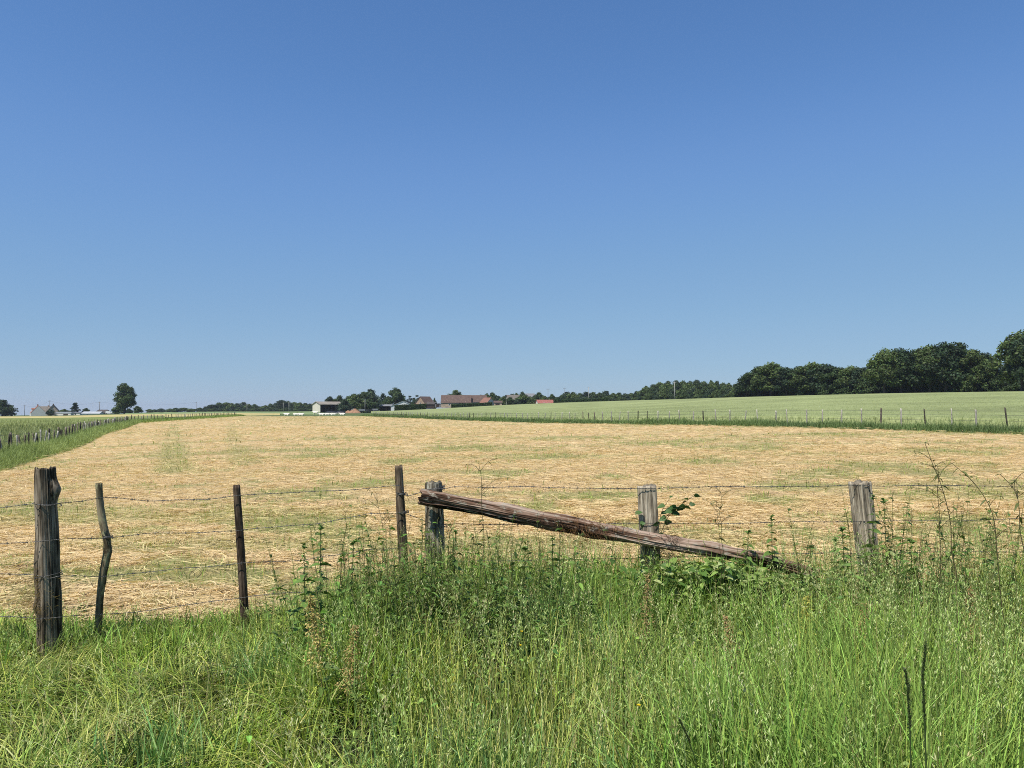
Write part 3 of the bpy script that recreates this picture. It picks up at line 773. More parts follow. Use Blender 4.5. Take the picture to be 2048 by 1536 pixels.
def barbed(pts, label=None, r=.0015, step=.012, seed=0):
    """pts: list of (px, py, d): two twisted strands and barbs as one mesh"""
    Pw = np.array([W3(*p) for p in pts])
    seg = np.linalg.norm(np.diff(Pw, axis=0), axis=1); s = np.concatenate([[0], np.cumsum(seg)])
    n = max(int(s[-1] / step), 8); q = np.linspace(0, s[-1], n)
    # smooth by Catmull style interpolation with sag wobble
    c = np.stack([np.interp(q, s, Pw[:, i]) for i in range(3)], -1)
    for _ in range(6): c[1:-1] = .25 * c[:-2] + .5 * c[1:-1] + .25 * c[2:]
    c[:, 2] += .006 * (fbm(q * 4 + seed, q * 0 + seed, 301, 2) - .5) * 2
    g = Geo()
    for ph in (0, np.pi):
        a = q / .045 * 2 * np.pi + ph
        o = c.copy(); o[:, 2] += np.cos(a) * r * 1.1; o[:, 1] += np.sin(a) * r * 1.1
        V, f, G = tube(o, np.full(n, r), 5, cap=False, frame=(0, .3, 1)); g.add(V, f)
    b = np.arange(.06, s[-1], .105) + rng.normal(size=len(np.arange(.06, s[-1], .105))) * .01
    for x in b:
        ctr = np.array([np.interp(x, q, c[:, i]) for i in range(3)])
        for k in range(2):
            ang = rng.uniform(0, np.pi); dv = np.array([rng.normal() * .25, np.cos(ang), np.sin(ang)]); dv /= np.linalg.norm(dv)
            p3 = np.array([ctr - dv * .014, ctr, ctr + dv * .014]); p3[:, 0] += (k - .5) * .006
            V, f, G = tube(p3, np.array([.0006, .0016, .0006]), 4, cap=False, frame=(1, .1, .2)); g.add(V, f)
        lp = np.array([ctr - [.007, 0, 0], ctr + [.007, 0, 0]]); V, f, G = tube(lp, np.full(2, .0036), 6, cap=True, frame=(0, .1, 1)); g.add(V, f)
    V = np.concatenate(g.V) - FB
    by = {}
    for f in g.Fc: by.setdefault(f.shape[1], []).append(f)
    o = mesh_np('barbed_wire', V, [np.concatenate(v) for v in by.values()], M['wire'], fence, smooth=True)
    if label: o['label'] = label
F1, F2, F3, F4 = 4.93, 5.2, 5.45, 5.66
barbed([(-190, 1030, 4.76), (0, 1016, 4.9), (70, 1007, F1), (92, 1013, F1), (118, 1007, F1), (160, 1003, 5.1), (198, 996, F2), (225, 995, 5.25), (300, 1001, 5.35), (420, 998, 5.4), (473, 990, F3), (530, 987, 5.5), (600, 984, 5.55), (700, 980, 5.6), (800, 971, F4)], 'top barbed wire left of the brace', seed=1)
barbed([(-190, 1090, 4.76), (0, 1086, 4.9), (75, 1083, F1), (118, 1077, F1), (210, 1077, F2), (300, 1067, 5.35), (476, 1062, F3), (500, 1058, 5.5), (640, 1048, 5.6), (740, 1026, 5.62), (803, 1026, F4)], seed=2)
barbed([(-190, 1146, 4.76), (0, 1147, 4.9), (72, 1150, F1), (95, 1158, F1), (118, 1152, F1), (203, 1152, F2), (300, 1143, 5.35), (483, 1127, F3), (600, 1121, 5.55), (740, 1100, 5.62), (806, 1095, F4)], seed=3)
barbed([(-190, 1235, 4.76), (0, 1233, 4.9), (97, 1236, F1), (118, 1235, F1), (198, 1228, F2), (260, 1225, 5.3), (400, 1206, 5.4), (487, 1195, F3), (560, 1186, 5.5), (700, 1180, 5.6), (810, 1160, F4)], 'lowest barbed wire nearly hidden by grass', seed=4)
barbed([(800, 971, F4), (812, 993, F4), (850, 983, 5.66), (868, 977, 5.69), (888, 978, 5.68), (905, 972, 5.7), (960, 974, 5.66), (1050, 974, 5.66), (1170, 977, 5.65), (1293, 977, 5.652), (1450, 974, 5.63), (1600, 972, 5.61), (1720, 971, 5.598), (1900, 972, 5.55), (2048, 971, 5.53), (2250, 972, 5.52)], 'top barbed wire right of the brace', seed=5)
barbed([(806, 1026, F4), (870, 1050, 5.69), (905, 1047, 5.69), (990, 1048, 5.68), (1100, 1051, 5.67), (1240, 1047, 5.65), (1296, 1046, 5.652), (1450, 1047, 5.63), (1600, 1044, 5.61), (1727, 1043, 5.598), (1900, 1042, 5.55), (2048, 1036, 5.53), (2250, 1040, 5.52)], seed=6)
barbed([(809, 1095, F4), (872, 1128, 5.69), (920, 1122, 5.69), (1060, 1120, 5.68), (1200, 1118, 5.66), (1302, 1115, 5.63), (1500, 1110, 5.61), (1610, 1107, 5.6), (1734, 1106, 5.57), (1900, 1103, 5.55), (2250, 1105, 5.52)], seed=7)
# wire wound round posts
def wrap(px, py, d, rad, turns, label=None, rise=.02, tilt=0.0):
    a = np.linspace(0, turns * 2 * np.pi, int(turns * 28)); c = W3(px, py, d)
    p = np.stack([c[0] + np.cos(a) * rad * (1 + .05 * np.sin(a * 3.3)), c[1] + np.sin(a) * rad, c[2] + rise * a / (turns * 2 * np.pi) + tilt * np.cos(a) * rad], -1)
    V, f, G = tube(p, np.full(len(p), .0026), 5, cap=False, frame=(0, 0, 1))
    mesh_np('wire_wrap', V - FB, f, M['wire'], fence, smooth=True)
wrap(868, 982, D5, .083, 4.3, rise=.03, tilt=.15); wrap(873, 1056, D5, .081, 1.2); wrap(875, 1132, D5, .081, 3.1, rise=.025)
wrap(804, 990, D4, .043, 2.2, tilt=-.2); wrap(806, 1027, D4, .043, 2.2, tilt=.1); wrap(216, 1076, D2, .03, 2.2, tilt=-.2); wrap(94, 1010, D1, .083, 1.1, tilt=-.1); wrap(97, 1153, D1, .08, 1.2, tilt=.15)
# brace log leaning on the posts
lp = [W3(842, 993, 5.60), (W3(950, 1012, 5.59)), W3(1060, 1034, 5.58), W3(1180, 1058, 5.57), W3(1300, 1080, 5.56), W3(1420, 1098, 5.53), W3(1520, 1118, 5.5), W3(1580, 1134, 5.48), W3(1632, 1152, 5.46)]
def log_shape(th, s):
    return 1 + .10 * np.sin(th * 2 + s * 7) + .16 * np.exp(-((s - .02) / .02) ** 2) * np.cos(th - 2.0) + .12 * np.exp(-((s - .33) / .04) ** 2) * np.cos(th + 2.2) + .1 * np.exp(-((s - .52) / .03) ** 2) * np.cos(th + 1)
V, f, G = tube(lp, [.055, .053, .054, .055, .055, .053, .053, .05, .045], 130, log_shape, .26, 8, .2, 131, True, .012, .03, frame=(0, 0, 1), res=360, glen=2.6)
log = mesh_np('brace_log', V, f, M['bark'], None, grain=G, smooth=True)
tag(log, 'rough reddish brown log leaning from the stout post down into weeds', 'log')

# ------------------------------------------------------------------ plants standing out of the verge
def curve_path(px_pts, d):
    return np.array([W3(a, b, d) for a, b in px_pts])
def stem_geo(g, path, r0, r1, c, S=6, res=24):
    V, f, G = tube(path, np.linspace(r0, r1, len(path)), S, cap=False, frame=(1, .2, 0), res=res); g.add(V, f, c); return V
def sample_path(path, s):
    path = np.asarray(path); s0 = np.concatenate([[0], np.cumsum(np.linalg.norm(np.diff(path, axis=0), axis=1))]); s0 = s0 / s0[-1]
    return np.stack([np.interp(s, s0, path[:, i]) for i in range(3)], -1)

def nettle(px, d, top, label, lean=0.0, group='stinging nettles by the fence'):
    x = X(px, d); zt = zpix(top, d); seed = int(px * 7)
    r = np.random.default_rng(seed)
    root = empty('nettle', (x, d, 0), label=label, cat='nettle', group=group)
    path = np.array([[0, 0, -.03], [lean * .3, 0, zt * .5], [lean, .02, zt]])
    g = Geo(); stem_geo(g, path, .0042, .002, (.09, .13, .04)); g.build('stem', M['leaf'], root, True)
    nodes = np.arange(.30, .995, .052)
    nodes = 1 - (1 - nodes) * 1.0
    B, Dv, L = [], [], []
    for k, s in enumerate(nodes):
        a0 = (k % 2) * np.pi / 2 + .5 + r.normal() * .3
        ln = .115 * (1 - .62 * ((s - .30) / .7) ** 1.8) * r.uniform(.85, 1.15)
        for q in range(2):
            a = a0 + q * np.pi
            dv = np.array([np.cos(a), np.sin(a), .28 + .6 * s * (s > .9)]); dv /= np.linalg.norm(dv)
            B.append(sample_path(path, s)); Dv.append(dv); L.append(ln)
    # catkins / leaf tuft at the top
    for q in range(8):
        a = r.uniform(0, 6.28); dv = np.array([np.cos(a), np.sin(a), 1.0]); dv /= np.linalg.norm(dv)
        B.append(sample_path(path, r.uniform(.96, 1.0))); Dv.append(dv); L.append(.045)
    B = np.array(B); Dv = np.array(Dv); L = np.array(L)
    g = Geo(); c = np.clip(np.array([.10, .17, .045]) * r.uniform(.75, 1.4, (len(B), 1)), 0, 1)
    g.add(*leaves(B, Dv, L, L * .42, c, .55, .3, 5, 'lance', (.35, .3)))
    # hanging flower strings
    n = 40; s = r.uniform(.55, .95, n); a = r.uniform(0, 6.28, n)
    dv = np.stack([np.cos(a), np.sin(a), -.6 + 0 * a], -1); dv /= np.linalg.norm(dv, axis=1, keepdims=True)
    g.add(*leaves(sample_path(path, s), dv, r.uniform(.015, .035, n), np.full(n, .004), np.broadcast_to([.17, .19, .09], (n, 3)) * r.uniform(.7, 1.2, (n, 1)), .6, .1, 3, 'lance'))
    g.build('foliage', M['leaf'], root, True)
    return root
nettle(1746, 5.35, 992, 'slimmer of the two nettles just right of the grooved post', .01)
nettle(1776, 5.30, 1000, 'nettle with large drooping leaves, second right of the grooved post', -.02)
nettle(1545, 5.38, 1034, 'lone nettle standing against the hay beyond the lower log', .0)
nettle(1692, 5.28, 1056, 'bushy nettle leaning on the left side of the grooved post', -.02)
nettle(1668, 5.4, 1078, 'low nettle left of the grooved post', .02)
nettle(1490, 5.36, 1062, 'young nettle rising just behind the lower half of the log', .03)
nettle(1820, 5.2, 1080, 'short nettle in the weeds right of the grooved post', .02)
nettle(640, 4.95, 1050, 'tallest weed shoot left of the tall brown stake', .0, 'leafy shoots in front of the hay')
nettle(612, 4.8, 1090, 'leafy shoot among the weeds nearest the dark stake', -.02, 'leafy shoots in front of the hay')
nettle(700, 4.9, 1082, 'leafy shoot halfway between dark stake and brown stake', .02, 'leafy shoots in front of the hay')
nettle(1105, 5.0, 1075, 'leafy shoot beneath the middle of the log', .0, 'leafy shoots in front of the hay')
nettle(1045, 5.0, 1095, 'leafy shoot under the upper part of the log', .02, 'leafy shoots in front of the hay')
nettle(905, 4.9, 1060, 'leafy shoot just right of the stout lichened post', .02, 'leafy shoots in front of the hay')

def bramble():
    d = 5.62; r = np.random.default_rng(77)
    root = empty('bramble_shoot', (X(1305, d), d, 0), label='bramble shoot with rounded dark leaves beside the square grey post', cat='bramble')
    o = np.array(root.location)
    g = Geo(); B = []; Dv = []; L = []
    stems = [[(1302, 1180), (1312, 1090), (1325, 1025), (1338, 995)], [(1312, 1090), (1335, 1035), (1362, 1010), (1388, 992)], [(1325, 1040), (1350, 1020), (1378, 1010)], [(1300, 1120), (1285, 1060), (1272, 1030)]]
    for pts in stems:
        p = curve_path(pts, d) - o; p[:, 1] += .02 * r.normal(size=len(p)); stem_geo(g, p, .003, .0014, (.07, .08, .03))
        m = 7
        s = np.linspace(.35, 1, m)
        for k, q in enumerate(sample_path(p, s)):
            a = (k % 2) * np.pi + r.normal() * .5
            dv = np.array([np.cos(a), .35 * r.normal(), .25 + .4 * r.normal()]); dv /= np.linalg.norm(dv)
            B.append(q); Dv.append(dv); L.append(r.uniform(.05, .08))
    g.build('stem', M['leaf'], root, True)
    B = np.array(B); Dv = np.array(Dv); L = np.array(L)
    g = Geo(); g.add(*leaves(B, Dv, L, L * .72, np.array([.055, .105, .035]) * r.uniform(.7, 1.5, (len(B), 1)), .35, .25, 5, 'ovate', (.9, .4)))
    g.build('foliage', M['leaf'], root, True)
bramble()

def bramble_bank():
    """low bramble and nettle leaves tangled round the lower log"""
    g = Geo(); n = 4200
    px = np.concatenate([rng.normal(1490, 95, 3600), rng.normal(1330, 60, 250), rng.normal(1180, 60, 150), rng.normal(1735, 70, 200)])
    d = rng.uniform(5.0, 5.45, n); x = X(px, d)
    z = rng.uniform(.1, 1, n) * np.interp(px, [1350, 1450, 1540, 1620, 1680, 1760], [.62, .62, .52, .47, .62, .74])
    a = rng.uniform(0, 6.28, n); dv = np.stack([np.cos(a), np.sin(a) - .3, rng.uniform(-.1, .6, n)], -1); dv /= np.linalg.norm(dv, axis=1, keepdims=True)
    L = rng.uniform(.03, .085, n)
    pal = np.array([(.08, .15, .035), (.2, .29, .075), (.34, .39, .18)])
    c = pal[rng.choice(3, n, p=[.4, .36, .24])] * rng.uniform(.7, 1.3, (n, 1))
    g.add(*leaves(np.stack([x, d, z], -1), dv, L, L * rng.uniform(.45, .75, n), c, .4, .25, 4, 'ovate'))
    tag(g.build('bramble_leaves', M['leaf']), 'mass of bramble leaves round the lower end of the log', 'bramble', kind='stuff')
bramble_bank()

def dock(px, d, top, base_py, label, lean, col, scale=1.0):
    r = np.random.default_rng(int(px)); x = X(px, d); zt = zpix(top, d)
    root = empty('dock', (x, d, 0), label=label, cat='dock', group='docks gone to seed in the verge')
    path = np.array([[0, 0, -.02], [lean * .35, 0, zt * .5], [lean, .02, zt]])
    g = Geo(); stem_geo(g, path, .0045, .002, (.3, .26, .12)); g.build('stem', M['leaf'], root, True)
    n = 620; s = r.uniform(.45, 1, n); a = r.uniform(0, 6.28, n)
    sp = (.055 * (1.05 - s) / .55 + .008) * scale * r.random(n)
    q = sample_path(path, s) + np.stack([np.cos(a) * sp, np.sin(a) * sp, sp * .6], -1)
    dv = np.stack([np.cos(a), np.sin(a), r.normal(size=n) * .6], -1); dv /= np.linalg.norm(dv, axis=1, keepdims=True)
    g = Geo(); g.add(*leaves(q, dv, np.full(n, .012) * scale, np.full(n, .010) * scale, np.asarray(col) * r.uniform(.65, 1.35, (n, 1)), .2, .3, 2, 'ovate'))
    g.build('seed_head', M['leaf'], root)
    n = 7; a = r.uniform(0, 6.28, n); dv = np.stack([np.cos(a), np.sin(a), .5 + 0 * a], -1); dv /= np.linalg.norm(dv, axis=1, keepdims=True)
    g = Geo(); L = r.uniform(.1, .2, n); g.add(*leaves(sample_path(path, r.uniform(.08, .5, n)), dv, L, L * .25, np.array([.12, .19, .05]) * r.uniform(.8, 1.3, (n, 1)), .5, .25, 5, 'lance'))
    g.build('leaf', M['leaf'], root, True)
dock(652, 3.9, 1195, 1390, 'yellowing dock leaning left below the brown stake', -.09, (.42, .34, .14), 1.3)
dock(690, 3.7, 1255, 1400, 'short tan dock right of the yellowing dock', .05, (.36, .27, .12))
dock(1480, 3.9, 1235, 1400, 'rusty tan dock leaning left below the middle of the log', -.07, (.38, .24, .13), .8)
dock(1725, 3.8, 1210, 1400, 'rusty brown dock upright below the grooved post', .02, (.33, .21, .11), .8)
dock(1290, 4.4, 1150, 1350, 'thin reddish dock below the square grey post', .02, (.36, .25, .13), .8)
dock(1610, 4.0, 1195, 1350, 'bright yellow green dock below the lower end of the log', .02, (.4, .38, .1))
dock(1655, 3.5, 1300, 1450, 'yellow green dock nearest the bottom, below the grooved post', .0, (.36, .36, .1))
dock(1935, 4.1, 1180, 1400, 'reddish dock at right among tall dark stems', .03, (.34, .2, .1))

def tall_weed(pts, d, label, r0=.005, seed=1, nleaf=16):
    r0 *= .75
    r = np.random.default_rng(seed); p = curve_path(pts, d)
    root = empty('tall_weed', (p[0][0], d, 0), label=label, cat='weed', group='tall dark stemmed weeds at right')
    o = np.array(root.location); p = p - o; p[0, 2] = -.02
    p[:, 1] += np.linspace(0, .08, len(p)) * r.normal()
    p = sample_path(p, np.linspace(0, 1, 15)); p[1:-1, 0] += r.normal(size=13) * .007; p[1:-1, 1] += r.normal(size=13) * .01
    nleaf = int(nleaf * 1.7)
    g = Geo(); stem_geo(g, p, r0, .0012, (.09, .08, .042), 7, 30)
    br = []
    for k in range(6):
        s = r.uniform(.7, .97); b = sample_path(p, s); a = r.uniform(0, 6.28); ln = r.uniform(.06, .16)
        e = np.array([b, b + ln * np.array([np.cos(a) * .5, np.sin(a) * .5, .45]), b + ln * np.array([np.cos(a) * 1.05, np.sin(a), .55])])
        stem_geo(g, e, .0014, .0007, (.08, .07, .035), 5, 8); br.append(e)
    g.build('stem', M['leaf'], root, True)
    s = r.uniform(.25, 1, nleaf); a = r.uniform(0, 6.28, nleaf)
    B = np.concatenate([sample_path(p, s)] + [sample_path(e, np.array([.5, .8, 1.0])) for e in br])
    n = len(B); a = r.uniform(0, 6.28, n)
    dv = np.stack([np.cos(a), np.sin(a) * .6, r.uniform(-.4, .6, n)], -1); dv /= np.linalg.norm(dv, axis=1, keepdims=True)
    L = np.concatenate([r.uniform(.02, .055, nleaf), r.uniform(.02, .035, n - nleaf)])
    g = Geo(); g.add(*leaves(B, dv, L, L * .28, np.array([.11, .125, .045]) * r.uniform(.7, 1.5, (n, 1)), .6, .45, 5, 'lance'))
    g.build('foliage', M['leaf'], root, True)
tall_weed([(1932, 1650), (1918, 1300), (1908, 1110), (1886, 985), (1874, 955), (1850, 885)], 3.7, 'tallest dark stemmed weed at right, its tip bent left', .006, 11, 18)
tall_weed([(1886, 1100), (1876, 960), (1882, 930), (1895, 915), (1908, 925)], 3.72, 'arching side shoot beside the tallest dark stemmed weed', .003, 12, 5)
tall_weed([(2008, 1700), (2013, 1200), (2005, 1020), (1985, 980), (1965, 960), (1938, 930)], 3.6, 'dark stemmed weed near right edge bending left', .0058, 13, 16)
tall_weed([(2062, 1700), (2056, 1200), (2046, 1010), (2032, 965), (2015, 950)], 3.5, 'dark stemmed weed rising at the right edge', .0055, 14, 14)
tall_weed([(2095, 1700), (2088, 1250), (2060, 1050), (2042, 980)], 3.4, 'thin dark weed stem half outside the right edge', .005, 15, 12)
tall_weed([(985, 1500), (975, 1200), (968, 1060), (962, 960), (958, 925)], 4.5, 'thin seeding stem rising over the upper log', .0032, 16, 12)
tall_weed([(1470, 1420), (1452, 1130), (1446, 1030), (1446, 978)], 4.9, 'slim bare stem against the hay right of the square post', .003, 17, 6)
tall_weed([(1435, 1400), (1440, 1130), (1434, 1050), (1430, 1000)], 4.9, 'bare seed stem beside the slim stem right of the square post', .0028, 18, 4)
tall_weed([(775, 1450), (772, 1150), (766, 1050), (755, 985)], 4.7, 'thin dark stem close by the tall brown stake', .0032, 19, 12)

def foxtail(pts, d, label, hl, seed):
    r = np.random.default_rng(seed); p = curve_path(pts, d)
    root = empty('seed_spike_grass', (p[0][0], d, 0), label=label, cat='grass', group='dark seed spikes in the near grass')
    p = p - np.array(root.location); p[0, 2] = -.02
    g = Geo(); stem_geo(g, p, .0022, .0014, (.05, .08, .03)); g.build('stem', M['leaf'], root, True)
    n = 260; s = 1 - r.random(n) * hl; a = r.uniform(0, 6.28, n)
    dv = np.stack([np.cos(a) * .5, np.sin(a) * .5, .8 + 0 * a], -1); dv /= np.linalg.norm(dv, axis=1, keepdims=True)
    g = Geo(); g.add(*leaves(sample_path(p, s), dv, r.uniform(.008, .013, n), np.full(n, .003), np.array([.12, .15, .07]) * r.uniform(.6, 1.4, (n, 1)), .1, .1, 2, 'lance'))
    g.build('seed_head', M['leaf'], root)
foxtail([(1830, 2050), (1822, 1500), (1815, 1370), (1810, 1340)], 1.75, 'dark seed spike, left of the two at lower right', .13, 5)
foxtail([(1862, 2050), (1852, 1500), (1845, 1350), (1852, 1285)], 1.75, 'taller dark seed spike at lower right', .16, 6)
foxtail([(1412, 1900), (1395, 1530), (1375, 1475), (1358, 1440)], 2.4, 'pale flowering spike leaning left near bottom centre', .12, 7)

def dry_tuft(name, px, py, d, w, h, n, col, label, cat, curl=.6, seed=3):
    r = np.random.default_rng(seed)
    c = W3(px, py, d); g = Geo(); K = 6
    st = c + r.normal(size=(n, 3)) * np.array([w, .025, h]) * .5
    a = r.uniform(0, 6.28, n); b = r.normal(size=n)
    t = np.linspace(0, 1, K)
    L = r.uniform(.04, .12, n)
    cu = r.normal(size=n) * curl * 3
    ang = a[:, None] + cu[:, None] * t[None]
    stp = (L / K)[:, None]
    px_ = np.cumsum(np.cos(ang) * stp, 1); pz_ = np.cumsum(np.sin(ang) * stp, 1); py_ = np.cumsum(np.cos(ang * .7 + b[:, None]) * stp * .5, 1)
    path = st[:, None] + np.stack([px_, py_, pz_], -1)
    side = np.broadcast_to([.3, -.5, .8], (n, 3))
    cc = np.asarray(col) * r.uniform(.55, 1.4, (n, 1))
    V, f, C = strips(path, np.full((n, K), .0032), side, cc, cc * 1.1); g.add(V, f, C)
    return tag(g.build(name, M['straw']), label, cat)
dry_tuft('dead_root_tuft', 1175, 1062, 5.505, .27, .09, 230, (.34, .18, .09), 'rusty brown tangle of dead roots clinging to the log', 'roots', 1.0, 3)
dry_tuft('dead_root_tuft', 1335, 1098, 5.47, .07, .16, 130, (.07, .045, .03), 'dark root debris hanging below the log by the square post', 'roots', .5, 4)
dry_tuft('dry_grass_tuft', 66, 1195, 4.95, .08, .2, 260, (.42, .3, .15), 'dry straw tuft caught on the left side of the split post', 'dry grass', .5, 5)

def buttercup(px, py, d, label, col=(.75, .55, .02), rad=.009, name='buttercup', group='small yellow flowers in the verge'):
    c = W3(px, py, d); root = empty(name, (c[0], c[1], 0), label=label, cat='flower', group=group)
    g = Geo(); stem_geo(g, np.array([[0, 0, 0], [.01, 0, c[2] * .5], [0, 0, c[2]]]), .0012, .0009, (.12, .18, .05)); g.build('stem', M['leaf'], root, True)
    a = np.linspace(0, 6.28, 5, endpoint=False); dv = np.stack([np.cos(a), np.sin(a), .6 + 0 * a], -1); dv /= np.linalg.norm(dv, axis=1, keepdims=True)
    g = Geo(); g.add(*leaves(np.repeat([[0, 0, c[2]]], 5, 0), dv, np.full(5, rad), np.full(5, rad * .9), np.repeat([col], 5, 0), -.2, .2, 3, 'ovate')); g.build('petals', M['leaf'], root, True)
buttercup(1043, 1264, 3.6, 'upper yellow buttercup low in the central grass')
buttercup(1041, 1292, 3.4, 'lower yellow buttercup low in the central grass')
buttercup(1277, 1412, 2.8, 'yellow buttercup in the grass near bottom centre')
buttercup(1608, 1217, 4.2, 'white flower in the grass below the lower log', (.8, .8, .78), .022, 'bindweed_flower', 'white flowers in the verge')
buttercup(1640, 1226, 4.1, 'tiny white flower right of the larger white flower', (.8, .8, .78), .008, 'bindweed_flower', 'white flowers in the verge')

# ------------------------------------------------------------------ far post and wire fences
def far_fence(name, label, ds, linef, prefix_dark, hmin, hmax, rmin, rmax, wires, lean=.05, pale_to=0, dirt=.5):
    d0 = ds[0]
    root = empty(name, (float(linef(d0)), d0, float(Z(linef(d0), d0))), label=label, cat='fence')
    o = np.array(root.location)
    protos = []
    for k in range(4):
        V, f, G = tube(np.array([[0, 0, -.4], [.0, 0, .5], [.01, 0, 1.0]]), [1, 1, .95], 10, sq(4, .9, k) if k % 2 else None, .15, 3, .05, 200 + k, res=8)
        protos.append((V, f, G))
    for k, d in enumerate(ds):
        x = float(linef(d)) + rng.normal() * .08; z = float(Z(x, d))
        hh = rng.uniform(hmin, hmax); rr = rng.uniform(rmin, rmax)
        V, f, G = protos[k % 4]
        Vs = V * np.array([rr, rr, hh]); lx, ly = rng.normal(size=2) * lean
        Vs[:, 0] += lx * Vs[:, 2]; Vs[:, 1] += ly * Vs[:, 2]
        mat = M['post_far'] if (rng.random() > prefix_dark if d > pale_to else rng.random() > .15) else M['post_far_dark']
        if dirt and rng.random() < dirt: mat = M['post_far_brown']
        mesh_np('post', Vs + np.array([x, d, z]) - o, f, mat, root, grain=G * np.array([rr, rr, 1]), smooth=True)
    for hz in wires:
        dq = np.linspace(ds[0], ds[-1], 120); xq = linef(dq) - .06
        V, f, G = tube(np.stack([xq, dq, Z(xq, dq) + hz], -1) - o, np.full(120, .0045) * (1 + dq / 90), 5, cap=False)
        mesh_np('wire', V, f, M['wire_far'], root, smooth=True)
    return root
# posts of the right fence: about every 1.6 m
ds = [28.6, 30.4, 32.2, 33.9, 35.5, 37.2]
for px in (2012, 1958, 1901, 1851, 1804, 1763, 1722, 1686, 1648, 1612, 1581, 1551, 1520, 1488, 1460, 1433, 1407, 1385, 1362, 1339, 1317, 1294):
    ds.append(41.5 / ((px - CX) / F + .3975))
d = ds[-1]
while d < 196 and len(ds) < 98: d += 1.55 + .0035 * (d - 60) + rng.normal() * .12; ds.append(d)
far_fence('post_and_wire_fence', 'long far fence of grey posts between the hay and the wheat field', ds, fence_right_x, .28, 1.08, 1.26, .032, .052, (.55, .85, 1.08), .055, 47, .12)
ds = []; d = 27.0
while d < 118 and len(ds) < 98: ds.append(d); d += .80 + .003 * (d - 27) + abs(rng.normal()) * .12
far_fence('post_and_wire_fence', 'crowded uneven wooden fence along the left edge of the hay', ds, lambda d: fence_left_x(np.asarray(d)), .45, .88, 1.16, .03, .058, (.4, .7, 1.0), .1, 0, .35)
ds = []; d = 120.0
while d < 226 and len(ds) < 90: ds.append(d); d += 1.7 + abs(rng.normal()) * .5
far_fence('post_and_wire_fence', 'far small fence beyond the dark post where the left fence bends', ds, lambda d: fence_left_x(np.asarray(d)), .6, 1.0, 1.25, .05, .08, (.6, 1.0), .06, 0)

# ------------------------------------------------------------------ trees
TREEC = {'oak': (.056, .088, .03), 'light': (.08, .115, .036), 'dark': (.032, .054, .024), 'blue': (.044, .068, .036), 'hedge': (.05, .08, .02)}
def crown_geo(r, H, W, zb, nl, nleaf, leaf, col, shape='dome', lobe=(.22, .36), top=.97):
    """leaf clumps on many lobes filling the crown envelope; height H, width W, crown from zb*H up"""
    cents, rads, tints = [], [], []
    while len(cents) < nl:
        zf = r.random()
        if shape == 'dome': env = math.sqrt(max(0, 1 - ((zf - .34) / .66) ** 2)) if zf > .34 else .72 + .28 * math.sin(zf / .34 * math.pi / 2)
        elif shape == 'cone': env = (1 - zf) ** .8 * .95 + .08
        elif shape == 'round': env = math.sqrt(max(.02, 1 - (2 * zf - 1) ** 2))
        else: env = 1.0 - .25 * zf ** 3
        env *= r.uniform(.72, 1.16)
        a = r.uniform(0, 6.28); rr = math.sqrt(r.random()) if r.random() < .3 else r.uniform(.72, 1.0)
        lr = r.uniform(*lobe) * W * .5
        re = max(env * W * .5 - lr * .75, 0) * rr
        z = zb * H + zf * (H * top - zb * H - lr * .8) * r.uniform(.88, 1.06) + lr * .3
        cents.append((math.cos(a) * re, math.sin(a) * re, z)); rads.append(lr); tints.append(r.uniform(.72, 1.35))
    cents = np.array(cents); rads = np.array(rads); tints = np.array(tints)
    w = rads ** 2 / (rads ** 2).sum(); k = r.choice(nl, nleaf, p=w)
    dv = r.normal(size=(nleaf, 3)); dv[:, 2] += .35; dv /= np.linalg.norm(dv, axis=1, keepdims=True)
    rad = rads[k] * (r.random(nleaf) ** .35) * (1 + .16 * r.normal(size=nleaf))
    c = cents[k] + dv * rad[:, None] * np.array([1, 1, .78])
    nm = dv + r.normal(size=(nleaf, 3)) * .75; nm /= np.linalg.norm(nm, axis=1, keepdims=True)
    t1 = np.cross(nm, r.normal(size=(nleaf, 3))); t1 /= np.maximum(np.linalg.norm(t1, axis=1, keepdims=True), 1e-6); t2 = np.cross(nm, t1)
    s = (leaf * r.uniform(.55, 1.35, nleaf))[:, None]
    V = np.stack([c + t1 * s, c + t2 * s * .62 + nm * s * .15, c - t1 * s * .8, c - t2 * s * .55], 1).reshape(-1, 3)
    Q = np.arange(nleaf * 4).reshape(-1, 4)
    C = np.clip(np.asarray(col) * (tints[k] * r.uniform(.7, 1.4, nleaf))[:, None] * (1 + .07 * r.normal(size=(nleaf, 3))), .004, .5)
    return V, [Q], np.repeat(C, 4, axis=0), cents, rads
